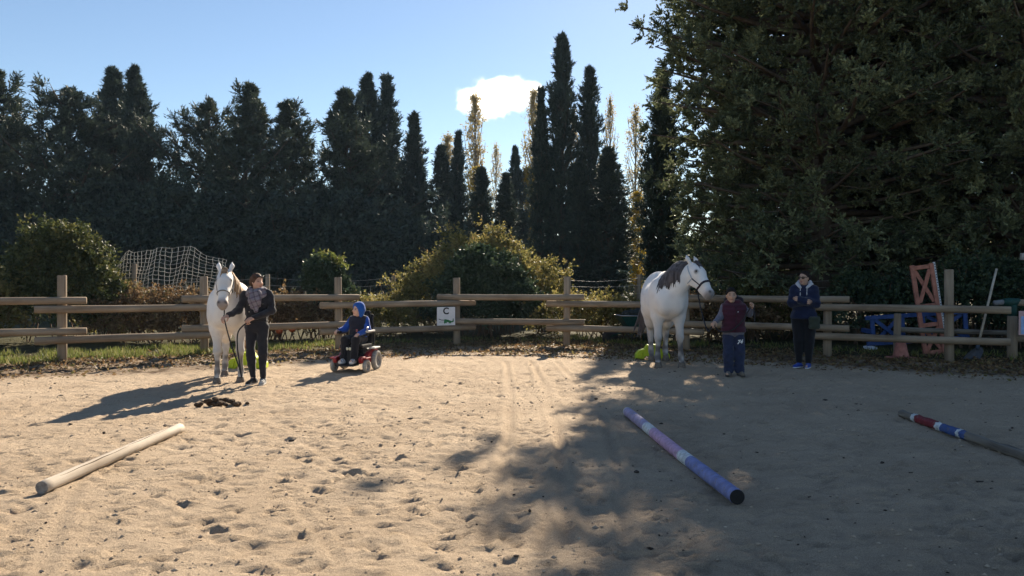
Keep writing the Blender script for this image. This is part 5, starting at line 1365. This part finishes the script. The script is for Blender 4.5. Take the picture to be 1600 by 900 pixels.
def paint(name, c, dirt=(0.22, 0.18, 0.14)):
    m_ = plain(name, c, 0.7, 0.22, 14, 0.15); n_ = m_.node_tree.nodes; l_ = m_.node_tree.links; b_ = n_["Principled BSDF"]
    src = b_.inputs["Base Color"].links[0].from_socket; tc_ = n_.new("ShaderNodeTexCoord"); nz2 = n_.new("ShaderNodeTexNoise"); nz2.inputs["Scale"].default_value = 22; nz2.inputs["Detail"].default_value = 8; nz2.inputs["Roughness"].default_value = .75
    l_.new(tc_.outputs["Object"], nz2.inputs["Vector"]); rp = n_.new("ShaderNodeValToRGB"); rp.color_ramp.elements[0].position = .52; rp.color_ramp.elements[1].position = .70; l_.new(nz2.outputs["Fac"], rp.inputs[0])
    mx_ = n_.new("ShaderNodeMixRGB"); mx_.inputs[2].default_value = (*dirt, 1); l_.new(rp.outputs[0], mx_.inputs[0]); l_.new(src, mx_.inputs[1]); l_.new(mx_.outputs[0], b_.inputs["Base Color"])
    return m_
M_LAV = paint("lavender paint", (0.32, 0.28, 0.43)); M_WHP = paint("white paint", (0.62, 0.64, 0.64)); M_PINK = paint("pink paint", (0.54, 0.33, 0.48)); M_BLV = paint("blue violet paint", (0.20, 0.22, 0.43)); M_BLKEND = plain("black end cap", (0.012, 0.012, 0.014), 0.6, .3, 40)
M_WORN = wood("weathered grey wood", (0.07, 0.055, 0.045), (0.30, 0.26, 0.21), 'X', 4.0); M_DRED = paint("dark red paint", (0.20, 0.022, 0.03)); M_DBLUE = paint("blue paint", (0.045, 0.085, 0.24))
pole("ground_pole", (-3.44, 5.62), (-3.40, 7.85), 0.048, [(9, M_PALEW)], "bare pale wooden pole lying on the sunlit sand at left", M_GREYEND, 0.0012, 2)
pl_ = [o for o in bpy.data.objects if o.name.startswith("ground_pole")][0]
for q0_, q1_, an_ in ((0.25, 1.25, 1.25), (1.05, 2.05, 1.0)):
    mb = MB(); n_ = 24; mb.tube([(q0_ + (q1_ - q0_) * i / n_, 0.006 * math.sin((q0_ + (q1_ - q0_) * i / n_) * 1.3 + 2) + 0.0475 * math.cos(an_ + .05 * math.sin(i * .8)), 0.004 * math.sin((q0_ + (q1_ - q0_) * i / n_) * 2.1) + 0.0475 * math.sin(an_ + .05 * math.sin(i * .8))) for i in range(n_ + 1)], [0.0026 * math.sin(math.pi * (i + .3) / (n_ + .6)) + .0004 for i in range(n_ + 1)], 4); mb.build("crack", plain("dark crack", (.05, .035, .025), .95), pl_, True)
pole("ground_pole", (1.56, 5.33), (1.33, 8.85), 0.053, [(0.03, M_WHP), (0.97, M_LAV), (1.26, M_WHP), (2.23, M_PINK), (2.47, M_WHP), (9, M_BLV)], "pole banded violet, white and pink with black end in the shade", M_BLKEND, 0.0004, 3)
pole("ground_pole", (4.42, 5.35), (4.47, 8.80), 0.043, [(0.28, M_WORN), (0.37, M_WHP), (0.78, M_DRED), (0.89, M_WHP), (1.17, M_DBLUE), (1.23, M_WHP), (1.32, M_DBLUE), (9, M_WORN)], "worn flaking pole with dark red and blue bands at the right edge", M_WORN, 0.0045, 4)

# ------------------------------------------------------------------ letter board on the fence
M_SIGN = plain("white sign board", (0.74, 0.74, 0.75), 0.5, 0.06, 8)
M_BLKP = plain("black lettering", (0.015, 0.015, 0.018), 0.6, .1, 20); M_GRNP = plain("green print", (0.02, 0.17, 0.055), 0.6, .25, 60); M_GRYP = plain("grey print", (0.30, 0.31, 0.32), 0.6, .1, 60)
ps, pe = Vector((*FENCE[4], 0)), Vector((*FENCE[5], 0)); dv = (pe - ps).normalized(); nv = Vector((dv.y, -dv.x, 0))
sp = ps + dv * ((pe - ps).length - 0.36) + nv * 0.235
sg = empty("letter_board", (sp.x, sp.y, 0.515), math.atan2(dv.y, dv.x))
mb = MB(); mb.box((0, 0, 0.2175), (0.455, 0.012, 0.435)); mb.build("board", M_SIGN, sg, bevel=0.004)
me = text_mesh("C", 0.215, "letter", 0.0, 0.0, 0.006); o = link("letter", me, M_BLKP, sg); o.rotation_euler = (R_(90), 0, 0); o.location = (-0.005, -0.0085, 0.335)
def flat(name, polys, mat):
    q = MB()
    for pl in polys: q.add([(x, -0.0085, z) for x, z in pl], [tuple(range(len(pl)))])
    q.build(name, mat, sg)
flat("crocodile_body", [[(-0.06, .06), (-.05, .135), (-.045, .15), (-.03, .142), (-.015, .15), (0, .138), (.02, .143), (.035, .13), (.055, .135), (.075, .12), (.10, .115), (.13, .10), (.155, .105), (.165, .14), (.18, .155), (.19, .12), (.19, .09), (.17, .075), (.13, .07), (.12, .045), (.10, .045), (.095, .07), (.085, .045), (.065, .048), (.06, .075), (.02, .078), (.01, .06), (-.005, .045), (-.02, .062), (-.04, .04)]], M_GRNP)
flat("crocodile_jaw", [[(-.19, .148), (-.185, .165), (-.165, .155), (-.12, .138), (-.055, .133), (-.055, .118), (-.12, .122), (-.17, .14)], [(.165, .14), (.17, .165), (.185, .16), (.182, .15)]], M_BLKP)
flat("grey_scribble", [[(-.18, .075), (-.06, .078), (-.06, .072), (-.18, .069)], [(-.17, .095), (-.07, .10), (-.07, .095), (-.17, .09)]], M_GRYP)
tag(sg, "white square board with black letter C and green crocodile on fence", "sign")

# ------------------------------------------------------------------ lime plastic jump blocks
M_LIME = plain("lime green plastic", (0.46, 0.56, 0.025), 0.5, 0.15, 10)
def block(loc, rz, label):
    e = empty("jump_block", loc, rz)
    mb = MB(); mb.prism([(-.34, 0), (-.34, .09), (-.27, .17), (-.16, .20), (-.11, .285), (.11, .285), (.16, .20), (.27, .17), (.34, .09), (.34, 0), (.18, 0), (.14, .06), (-.14, .06), (-.18, 0)], 0.26)
    mb.build("shell", M_LIME, e, bevel=0.012)
    for sx in (-1, 1):
        q = MB(); q.prism([(sx * .30, .02), (sx * .30, .085), (sx * .25, .14), (sx * .19, .15), (sx * .21, .02)], 0.30); q.build("rib", M_LIME, e, bevel=0.012)
    q = MB(); q.prism([(-.07, .215), (-.05, .292), (.05, .292), (.07, .215)], 0.29); q.build("pole_rest", M_LIME, e, bevel=0.01)
    tag(e, label, "jump block", "lime plastic blocks at the horses' feet")
    return e
block((-4.74, 13.75, 0.0), 0.1, "lime green plastic block behind the left horse and scarf woman"); block((2.82, 15.45, 0.0), -0.08, "lime green plastic block behind the right horse's legs")

# ------------------------------------------------------------------ green wheelbarrow behind the fence
M_DGRN = plain("dark green enamel", (0.012, 0.052, 0.045), 0.45, 0.25, 10)
wb = empty("wheelbarrow", (3.05, 18.9, 0.0), 0.15)
mb = MB(); lo_ = [(-.24, -.20, .42), (.24, -.20, .42), (.24, .20, .42), (-.24, .20, .42)]; hi_ = [(-.47, -.31, .72), (.40, -.31, .70), (.40, .31, .70), (-.47, .31, .72)]; inn = [(x * .96, y * .95, z - .004) for x, y, z in hi_]
mb.add(lo_ + hi_ + inn + [(x * .94, y * .94, z + .02) for x, y, z in lo_], [(3, 2, 1, 0)] + [(i, (i + 1) % 4, 4 + (i + 1) % 4, 4 + i) for i in range(4)] + [(4 + i, 4 + (i + 1) % 4, 8 + (i + 1) % 4, 8 + i) for i in range(4)] + [(8 + i, 8 + (i + 1) % 4, 12 + (i + 1) % 4, 12 + i) for i in range(4)] + [(12, 13, 14, 15)])
mb.build("tray", M_DGRN, wb)
mb = MB(); mb.tube([(-.47, -.31, .725), (.40, -.31, .705), (.40, .31, .705), (-.47, .31, .725), (-.47, -.31, .725)], .011, 8); mb.build("rim", M_METAL, wb, True)
for sy in (-1, 1):
    mb = MB(); mb.tube([(-.66, sy * .04, .20), (-.2, sy * .2, .40), (.35, sy * .24, .46), (.85, sy * .28, .62)], .016, 8); mb.build("handle", M_DGRN, wb, True)
    mb = MB(); mb.tube([(.22, sy * .22, .44), (.30, sy * .24, .0)], .014, 8); mb.build("leg", M_DGRN, wb, True)
mb = MB(); mb.lathe([(.08, -.035), (.18, -.04), (.195, -.015), (.195, .015), (.18, .04), (.08, .035)], 20, Matrix.Translation((-.66, 0, .195)) @ Matrix.Rotation(R_(90), 4, 'X')); mb.build("wheel", M_BLK, wb, True)
ld = Solid(); ld.ell((-.05, 0, .74), (.34, .24, .12)); ld.ell((.14, 0, .82), (.16, .16, .10), k=.08); ld.warp = folds(.05, 12, 3); ld.build("load", .02, plain("dark muck", (.03, .034, .03), .95, .5, 20, .4), wb)
tag(wb, "dark green wheelbarrow half hidden behind the right horse", "wheelbarrow")

# ------------------------------------------------------------------ jump gear on the right
M_TERRA = plain("terracotta painted wood", (0.36, 0.15, 0.105), 0.75, 0.25, 12, 0.2)
M_BLUEW = plain("blue painted wood", (0.035, 0.075, 0.22), 0.7, 0.25, 12, 0.2)
M_TRACK = plain("white steel track", (0.50, 0.52, 0.54), 0.45, 0.15, 20)
M_HOLE = plain("dark slot", (0.02, 0.02, 0.022), 0.8)
def stand(name, loc, rot, W, H, mat, label, track=True):
    e = empty(name, loc); e.rotation_euler = rot
    for x in (-W / 2, W / 2):
        mb = MB(); mb.box((x, 0, H / 2), (0.085, 0.06, H)); mb.build("upright", mat, e, bevel=0.006)
    for z in (0.14, H * 0.36, H * 0.56, H - 0.06):
        mb = MB(); mb.box((0, 0.004, z), (W - 0.085, 0.045, 0.085)); mb.build("crossbar", mat, e, bevel=0.006)
    for z0_, z1_ in ((0.19, H * .33), (H * .60, H - .12)):
        for sx, yy in ((-1, -0.012), (1, 0.016)):
            mb = MB(); mb.bar((sx * (W / 2 - .045), yy, z0_), (-sx * (W / 2 - .045), yy, z1_), 0.026, 0.075, (0, 0, 1)); mb.build("brace", mat, e)
    mb = MB(); mb.box((0, 0, 0.03), (0.09, 0.55, 0.06)); mb.build("foot", mat, e, bevel=0.006)
    if track:
        tr_ = MB(); tr_.box((W / 2 + 0.062, 0.0, H * .5 + .03), (0.035, 0.05, H - .02)); t_ = tr_.build("pin_track", M_TRACK, e, bevel=0.003)
        q = MB()
        for i in range(int(H / 0.055)): q.box((W / 2 + 0.062, -0.0265, 0.08 + i * 0.055), (0.016, 0.003, 0.022))
        hh_ = q.build("pin_hole", M_HOLE, t_); hh_["kind"] = "stuff"
    tag(e, label, "jump stand")
    return e
q0 = at(1453, 440, 15.9)
stand("jump_stand", (q0.x + 0.13, 15.9, -0.05), (R_(-4), R_(-7), R_(-6)), 0.38, 1.98, M_TERRA, "terracotta jump stand with crossed braces leaning behind the fence")
q0 = at(1352, 440, 16.3)
bl = stand("jump_stand", (q0.x + 0.02, 16.3, 0.50), (R_(6), R_(86), R_(2)), 0.55, 2.1, M_BLUEW, "blue jump stand lying on its side behind the orange cone", False)
M_CONE = plain("faded red plastic", (0.40, 0.165, 0.135), 0.65, 0.25, 10)
q0 = at(1412, 562, gd(562))
cn = empty("traffic_cone", (q0.x, q0.y + .1, 0.02), .3)
mb = MB(); mb.box((0, 0, 0.015), (0.40, 0.40, 0.03)); mb.build("base", M_CONE, cn, bevel=0.01)
mb = MB(); mb.lathe([(0.155, 0.03), (0.145, 0.06), (0.088, 0.33), (0.084, 0.345)], 24); mb.build("body", M_CONE, cn, True)
mb = MB(); mb.lathe([(0.0915, 0.325), (0.083, 0.37), (0.0785, 0.38)], 24); mb.build("band", plain("worn white band", (0.50, 0.42, 0.40), 0.7, 0.35, 30), cn, True)
mb = MB(); mb.lathe([(0.078, 0.378), (0.062, 0.45), (0.05, 0.455)], 24); mb.build("tip", M_CONE, cn, True)
tag(cn, "faded red traffic cone standing behind the lower rail", "traffic cone")
q0 = at(1360, 551, gd(551)); mb = MB(); mb.lathe([(0.05, 0.0), (0.13, 0.01), (0.145, 0.035), (0.14, 0.037), (0.12, 0.016), (0.0, 0.012)], 24, Matrix.Translation((q0.x, q0.y, 0.08)) @ Matrix.Rotation(R_(12), 4, 'X'))
tag(mb.build("plastic_lid", M_SIGN, None, True), "white round lid lying on the ground left of the cone", "lid")
q0 = at(1402, 440, 15.7)
mb = MB(); mb.tube([(0, 0, -.1), (0, 0, .3), (0.01, 0, 0.88), (0.01, 0, .90)], [.075, .072, .07, .06], 12); o = mb.build("timber_stump", M_POST, None, True); o.location = (q0.x, 15.7, 0); tag(o, "short brown timber stump standing behind the orange cone", "stump")
a_ = at(1405, 515, 16.0); b_ = at(1640, 522, 15.6)
o = log("old_timber", a_, b_, 0.055, M_WORN, None, seedv=9); tag(o, "old dark grey timber propped low behind the last fence bay", "timber")
# shovel leaning on the fence
sh_ = empty("shovel", (0, 0, 0))
a_ = at(1557, 420, 15.15); b_ = at(1530, 534, 14.9); mb = MB(); mb.tube([a_, (a_ + b_) / 2, b_], [0.021, 0.022, 0.022], 10); mb.build("handle", M_PALEW, sh_, True)
b2 = at(1527, 546, 14.9); mb = MB(); mb.tube([b_, b2], [0.03, 0.036], 10); mb.build("socket", plain("blue steel socket", (.06, .09, .14), .5), sh_, True)
c_ = at(1512, 569, 14.82); mb = MB(); n_ = 7; vs = []
for i in range(n_):
    t = i / (n_ - 1); p_ = b2.lerp(c_, t); w_ = (0.16 + 0.05 * t) * (0.35 + 0.65 * min(1, t * 4)); 
    for k in range(5):
        u = k / 2 - 1; vs.append(p_ + Vector((u * w_ * 0.93, -.05 * abs(u) ** 2 * (1 - .4 * t), u * w_ * 0.12 + 0.045 * u * u * (1 - t)))) 
fs = [(i * 5 + k, i * 5 + k + 1, i * 5 + k + 6, i * 5 + k + 5) for i in range(n_ - 1) for k in range(4)]
mb.add(vs, fs); mb.add([v + Vector((0, .006, .002)) for v in vs], [tuple(reversed(f)) for f in fs]); mb.build("blade", plain("dark grey shovel blade", (.055, .06, .075), .55, .3, 14), sh_, True)
tag(sh_, "long-handled grey shovel leaning behind the fence near its right end", "shovel")
# gate post with green wrap and the rail going on to the right
g0 = at(1582, 440, 15.0); gx_ = g0.x
mb = MB(); mb.tube([(0, 0, -.2), (0, 0, .45), (0, 0, .87), (0, 0, .88)], [.092, .09, .088, .08], 14); gp_ = empty("gate_post", (gx_, 15.0, 0)); mb.build("post", M_POST, gp_, True)
M_WRAP = plain("dark green wrap", (0.012, 0.055, 0.047), .6, .3, 20, .2)
mb = MB(); mb.tube([(0, 0, .86), (0, 0, 1.0), (0, 0, 1.14)], [.075, .08, .085], 14); mb.build("upright_wrap", M_WRAP, gp_, True)
mb = MB(); mb.tube([(-.20, -.02, 1.15), (-.08, -.02, 1.15), (.10, -.02, 1.15)], [.066, .084, .08], 14); mb.build("rail_wrap", M_WRAP, gp_, True)
for nm_, z_, x0_ in (("top_rail", 1.14, .0), ("lower_rail", .44, .04)):
    mb = MB(); mb.tube([(x0_, -.02, z_), (1.2, -.25, z_ + .01), (2.4, -.5, z_)], [.066, .07, .07], 12); mb.build(nm_, M_RAIL, gp_, True)
mb = MB(); mb.tube([(-.36, .0, 1.13), (-.18, -.02, 1.15)], [.05, .055], 12); mb.build("rail_stub", plain("grey pipe", (.2, .2, .21), .6), gp_, True)
tag(gp_, "gate post with dark green wrap and rails at the right edge", "gate post")
pb = empty("letter_board", (at(1612, 440, 14.6).x, 14.6, 0.53), -.1)
mb = MB(); mb.box((0, 0, .23), (.46, .012, .46)); mb.build("board", plain("pale pink board", (.55, .36, .36), .6, .1, 8), pb, bevel=.004)
mb = MB(); mb.box((0.02, -.009, .19), (.42, .003, .34)); mb.build("blue_panel", plain("pale blue print", (.30, .45, .72), .6, .3, 9), pb)
tag(pb, "pink and blue board hanging at the right picture edge", "sign")
wg = empty("jump_wing", (at(1640, 440, 16.2).x, 16.2, 0.0), -.1)
mb = MB(); mb.box((0, 0, 2.05), (1.15, .10, .15), Matrix.Rotation(R_(3), 3, 'Y')); mb.build("top_bar", plain("flaking white paint", (.34, .33, .31), .8, .4, 16, .3), wg, bevel=.012)
for sx in (-1, 1):
    mb = MB(); mb.bar((sx * .42, 0.0, 1.95), (sx * .05, 0.0, 0.0), .05, .17, (1, 0, 0)); mb.build("leg", plain("red brown board", (.16, .07, .05), .8, .3, 12), wg)
    mb = MB(); mb.bar((sx * .50, -.03, 1.95), (sx * .13, -.03, 0.0), .02, .02, (1, 0, 0)); mb.build("edge_strip", M_PALEG, wg)
tag(wg, "brown V-shaped jump wing with flaking white top at right edge", "jump wing")
for px_, py_, lab in ((436, 517, "orange ball in the brambles just right of the scarf woman's hip"), (456, 514, "orange ball in the brambles, farther from the scarf woman")):
    p_ = at(px_, py_, 18.4); s_ = Solid(); s_.ell((0, 0, 0), (.085, .08, .078)); s_.cap((0, 0, .07), (0.01, 0, .09), .012, .012, .02); b_ = s_.build("ball", .011, plain("orange rubber", (.45, .10, .03), .6, .25, 12), None); b_.location = p_; tag(b_, lab, "ball", "orange balls in the brambles")

# ------------------------------------------------------------------ football net hung over the old wire fence
top = [(176, 428), (184, 409), (200, 391), (210, 393), (220, 394), (236, 391), (251, 385), (267, 390), (287, 383), (300, 385), (320, 397), (339, 402), (352, 408)]
bot = [(166, 452), (180, 456), (190, 457), (204, 455), (216, 457), (228, 456), (240, 454), (258, 456), (273, 454), (290, 452), (307, 450), (333, 456), (350, 458)]
def sample(L, u):
    f = u * (len(L) - 1); i = min(int(f), len(L) - 2); t = f - i; return (L[i][0] * (1 - t) + L[i + 1][0] * t, L[i][1] * (1 - t) + L[i + 1][1] * t)
NU, NV = 27, 11; g_ = np.random.default_rng(8); W = {}
for i in range(NU + 1):
    for j in range(NV + 1):
        u = i / NU; v = j / NV; a = sample(top, u); b = sample(bot, u)
        px_ = a[0] * (1 - v) + b[0] * v + 2.0 * math.sin(v * 3 + u * 21) + 3 * math.sin(u * 9 + v * 2) * v; py_ = a[1] * (1 - v) + b[1] * v + 1.4 * math.sin(u * 30 + v * 4) * (1 - v * .5)
        dd = 19.9 + 0.28 * math.sin(u * 8 + 1) * (0.4 + v) - 0.5 * v * (1 - v) + g_.normal() * .012
        W[i, j] = np.array(at(px_, py_, dd)) + g_.normal(size=3) * .008
mb = MB()
def strand(keys):
    P = [W[k] for k in keys]; out = []
    for i in range(len(P) - 1):
        out += [P[i], (P[i] + P[i + 1]) / 2 + np.array((0, 0, -.012))]
    mb.tube(out + [P[-1]], 0.0052, 4, cap=False)
for i in range(NU + 1): strand([(i, j) for j in range(NV + 1)])
for j in range(NV + 1): strand([(i, j) for i in range(NU + 1)])
net = mb.build("football_net", plain("white netting cord", (0.50, 0.49, 0.45), 0.85, .15, 20), None, True)
tag(net, "white football net draped over the old fence behind the left horse", "net")

# ------------------------------------------------------------------ old wire fence behind the brambles
wf = empty("wire_fence", (0, 0, 0)); tag(wf, "old stock fence of thin wires on grey posts behind the brambles", "fence")
WP = [(-60, 20.4), (208, 19.6), (420, 20.8), (612, 22.8), (860, 22.8), (1000, 21.6), (1175, 20.8), (1345, 19.9), (1530, 19.0), (1720, 18)]
WP = [(at(px_, 440, d_).x, d_) for px_, d_ in WP]
M_WIRE = plain("galvanised wire", (0.40, 0.39, 0.37), 0.5, .15, 20, metal=.4)
for i, (x, y) in enumerate(WP):
    mb = MB(); h_ = 2.0 if i == 1 else 1.75; mb.tube([(0, 0, -.2), (0, 0, h_ * .5), (0.02, 0, h_ - .01), (.02, 0, h_)], [.062, .06, .058, .05], 9); o = mb.build("post", M_POST, wf, True); o.location = (x, y, 0); o.rotation_euler = (0, [0, .01, -.03, .02, .03, -.02, 0, .02, .01, 0][i], 0)
for z in (0.35, 0.65, 0.95, 1.22, 1.45, 1.66):
    pts = []
    for (ax, ay), (bx, by) in zip(WP[:-1], WP[1:]):
        for t in (0, .25, .5, .75): pts.append((ax + (bx - ax) * t, ay + (by - ay) * t - .065, z - .10 * math.sin(math.pi * t) * (0.5 + (z * 7 % 1))))
    mb = MB(); mb.tube(pts, 0.0055, 4, cap=False); mb.build("wire", M_WIRE, wf, True)
q = MB()
for (ax, ay), (bx, by) in zip(WP[1:6], WP[2:7]):
    n_ = int(math.hypot(bx - ax, by - ay) / .32)
    for k in range(1, n_): t = k / n_; x = ax + (bx - ax) * t; y = ay + (by - ay) * t - .065; q.tube([(x, y, .30), (x + .01, y, .9), (x, y, 1.42)], .003, 3, cap=False)
sw = q.build("stay_wire", M_WIRE, wf, True); sw["kind"] = "stuff"

# ------------------------------------------------------------------ dung, clods, litter, grass
mp = Solid(); g_ = np.random.default_rng(15)
for k in range(46):
    a = g_.normal(size=2) * (0.15, 0.055); r_ = g_.uniform(.02, .036); mp.ell((a[0], a[1], max(.014, .085 * (1 - abs(a[0]) / .35) * g_.uniform(.2, 1.2))), (r_ * 1.2, r_, r_ * .85), k=.008)
q0 = gp(340, 634); mo = mp.build("manure_pile", .009, plain("dark manure", (.075, .046, .027), .95, .45, 60, .5), None, None, 1); mo.location = (q0[0], q0[1], ground_z(*q0) - .004)
tag(mo, "dark brown heap of horse droppings on the sunlit sand", "droppings")
ico_v = unit(np.array([(0, 1, 1.618), (0, -1, 1.618), (0, 1, -1.618), (0, -1, -1.618), (1, 1.618, 0), (-1, 1.618, 0), (1, -1.618, 0), (-1, -1.618, 0), (1.618, 0, 1), (-1.618, 0, 1), (1.618, 0, -1), (-1.618, 0, -1)], float))
ico_f = np.array([(0, 1, 8), (0, 9, 1), (0, 8, 4), (0, 4, 5), (0, 5, 9), (1, 6, 8), (1, 7, 6), (1, 9, 7), (2, 3, 11), (2, 10, 3), (2, 4, 10), (2, 5, 4), (2, 11, 5), (3, 6, 7), (3, 10, 6), (3, 7, 11), (4, 8, 10), (6, 10, 8), (5, 11, 9), (7, 9, 11)])
Vs, Fs = [], []; cnt = 0
for k in range(1100):
    y = 3.0 + 13.5 * g_.random() ** 1.2; x = g_.uniform(-1, 1) * (y * .72 + .6)
    if fence_dist(np.array([x]), np.array([y]))[0] < .3: continue
    if x < .5 and g_.random() < .7: continue
    r_ = min(.020, .003 + g_.exponential(.0036)); Vs.append(ico_v * g_.uniform(.6, 1.3, (12, 1)) * (r_ * g_.uniform(.8, 2.0), r_, r_ * .7) + (x, y, ground_z(x, y) + r_ * .35)); Fs.append(ico_f + cnt * 12); cnt += 1
me = np_mesh("scattered_clods", np.vstack(Vs), np.vstack(Fs), False); o = link("scattered_clods", me, plain("dark clod", (.06, .045, .035), .95, .6, 9)); tag(o, "small dark clods and droppings scattered over the sand", "clods", None, "stuff")

oc_v = np.array([(1, 0, 0), (-1, 0, 0), (0, 1, 0), (0, -1, 0), (0, 0, 1), (0, 0, -1)], float); oc_f = np.array([(0, 2, 4), (2, 1, 4), (1, 3, 4), (3, 0, 4), (2, 0, 5), (1, 2, 5), (3, 1, 5), (0, 3, 5)])
N_ = 6500; cy = 2.9 + 9.5 * g_.random(N_) ** 1.5; cx = g_.uniform(-1, 1, N_) * (cy * .70 + .5); cr = np.minimum(.012, .003 + g_.exponential(.0024, N_)) * (0.8 + cy / 14)
keep = noise2(cx / .7, cy / .5, 51) * .7 + noise2(cx / .15, cy / .12, 52) * .5 > .52; cx, cy, cr = cx[keep], cy[keep], cr[keep]; N_ = len(cx); cz = np.array([ground_z(a, b) for a, b in zip(cx, cy)])
CV = oc_v[None] * g_.uniform(.6, 1.35, (N_, 6, 1)) * cr[:, None, None] * np.stack([g_.uniform(.9, 1.9, N_), g_.uniform(.8, 1.3, N_), g_.uniform(.6, .95, N_)], 1)[:, None, :] + np.stack([cx, cy, cz + cr * .25], 1)[:, None, :]
me = np_mesh("sand_crumbs", CV.reshape(-1, 3), (oc_f[None] + 6 * np.arange(N_)[:, None, None]).reshape(-1, 3), False); o = link("sand_crumbs", me, plain("sand crumb", (.42, .33, .24), .95, .25, 30)); tag(o, "crumbs of damp sand kicked up over the arena surface", "sand crumbs", None, "stuff")
k = 40000; x = g_.uniform(-13, 13, k); s_ = g_.normal(size=k) * 1.1 + .5
# litter lies along the fence line
fx = np.interp(x, [p[0] for p in FENCE], [p[1] for p in FENCE]); y = fx - s_
ok = (fence_dist(x, y) < 2.6) & (g_.random(k) < 0.35 + 0.8 * noise2(x / .7, y / .5, 33))
x, y = x[ok], y[ok]; C = np.stack([x, y, [ground_z(a, b) + .012 for a, b in zip(x, y)]], 1); n_ = len(x)
Dl = unit(np.stack([g_.normal(size=n_), g_.normal(size=n_), g_.normal(size=n_) * .35 + .15], 1))
V, F, T = kites(C, Dl, g_.uniform(.03, .10, n_), g_.uniform(.010, .028, n_), g_.random(n_), g_)
V[:, 2] = np.maximum(V[:, 2], np.repeat(C[:, 2], 4) - .006)
me = np_mesh("leaf_litter", V, F, False, {"tone": T}); o = link("leaf_litter", me, M_DRY); tag(o, "brown fallen leaves and twigs along the foot of the fence", "leaf litter", None, "stuff")

def grass(name, regs, label, lo, hi):
    Cs = []
    for (x0, x1, y0, y1, n_) in regs:
        X = g_.uniform(x0, x1, n_); fy = np.interp(X, [p[0] for p in FENCE], [p[1] for p in FENCE]); Y = fy + g_.uniform(y0, y1, n_)
        ok = noise2(X / .55, Y / .4, 21) * .75 + noise2(X / .2, Y / .2, 22) * .25 > .49
        Cs.append(np.stack([X[ok], Y[ok]], 1))
    C = np.vstack(Cs); z = np.array([ground_z(a, b) for a, b in C]); C = np.column_stack([C, z - .01]); n_ = len(C)
    D_ = unit(np.stack([g_.normal(size=n_) * .4, g_.normal(size=n_) * .4, np.ones(n_)], 1))
    V, F, T = kites(C, D_, g_.uniform(lo, hi, n_), g_.uniform(.005, .011, n_), g_.random(n_), g_)
    me = np_mesh(name, V, F, False, {"tone": T}); o = link(name, me, M_GRASS); tag(o, label, "grass", None, "stuff")
grass("grass_strip", [(-13, -5.6, -.25, 2.2, 22000), (-5.6, -3.6, 0.3, 1.8, 2500)], "bright green grass strip behind the left fence bays", .06, .20)
grass("weed_patch", [(1.2, 4.8, 0.7, 2.2, 3000), (-3.6, 1.2, .8, 1.6, 900), (5.5, 11, .6, 2.4, 1800)], "low weeds behind the middle and right fence bays", .05, .17)

# ------------------------------------------------------------------ cloud
cl = Solid(); cl.ell((0, 0, 0), (1, 1, 1)); V, F = cl.mesh(0.09, 2)
cd = 1050.0; pc = at(772, 150, cd); u_ = cd / FPX; CR = (86 * u_, 54 * u_, 40 * u_)
me = np_mesh("cloud", V * np.array(CR), F, True)
m = bpy.data.materials.new("cloud vapour"); m.use_nodes = True; n = m.node_tree.nodes; l = m.node_tree.links
n.remove(n["Principled BSDF"]); pv = n.new("ShaderNodeVolumePrincipled"); pv.inputs["Color"].default_value = (.98, .98, .98, 1); pv.inputs["Anisotropy"].default_value = 0.6
tc = n.new("ShaderNodeTexCoord"); mp_ = n.new("ShaderNodeMapping"); mp_.inputs["Scale"].default_value = tuple(1 / c for c in CR)
gr = n.new("ShaderNodeTexGradient"); gr.gradient_type = 'SPHERICAL'; l.new(tc.outputs["Object"], mp_.inputs["Vector"]); l.new(mp_.outputs[0], gr.inputs[0])
nz = n.new("ShaderNodeTexNoise"); nz.inputs["Scale"].default_value = .026; nz.inputs["Detail"].default_value = 7; nz.inputs["Roughness"].default_value = .6; l.new(tc.outputs["Object"], nz.inputs["Vector"])
def mth(op, a, b):
    q = n.new("ShaderNodeMath"); q.operation = op
    for i_, v_ in enumerate((a, b)):
        if isinstance(v_, (int, float)): q.inputs[i_].default_value = v_
        else: l.new(v_, q.inputs[i_])
    return q.outputs[0]
dens = mth('ADD', gr.outputs["Fac"], mth('MULTIPLY', mth('SUBTRACT', nz.outputs["Fac"], 0.5), 1.9))
dens = mth('MINIMUM', mth('MULTIPLY', mth('MAXIMUM', mth('SUBTRACT', dens, 0.30), 0.0), 0.09), 0.035)
l.new(dens, pv.inputs["Density"]); l.new(pv.outputs[0], n["Material Output"].inputs["Volume"])
cloud = link("cloud", me, m); cloud["kind"] = "structure"; cloud.location = pc

# ------------------------------------------------------------------ thin blue haze volume, added to imitate the glare veiling the dark trees
mb = MB(); mb.box((0, 490, 9.2), (1840, 1160, 20.6)); hzm = mb.mesh("haze", [])
m = bpy.data.materials.new("veiling glare volume"); m.use_nodes = True; nn = m.node_tree.nodes; nn.remove(nn["Principled BSDF"])
pv = nn.new("ShaderNodeVolumePrincipled"); pv.inputs["Color"].default_value = (0.5, 0.7, 1.0, 1); pv.inputs["Density"].default_value = 0.00022; pv.inputs["Anisotropy"].default_value = 0.2
m.node_tree.links.new(pv.outputs[0], nn["Material Output"].inputs["Volume"])
hzm.materials.clear(); hzm.materials.append(m); hz = link("haze", hzm); tag(hz, "thin blue haze volume added over arena and trees to imitate veiling glare", "haze", None, "stuff")
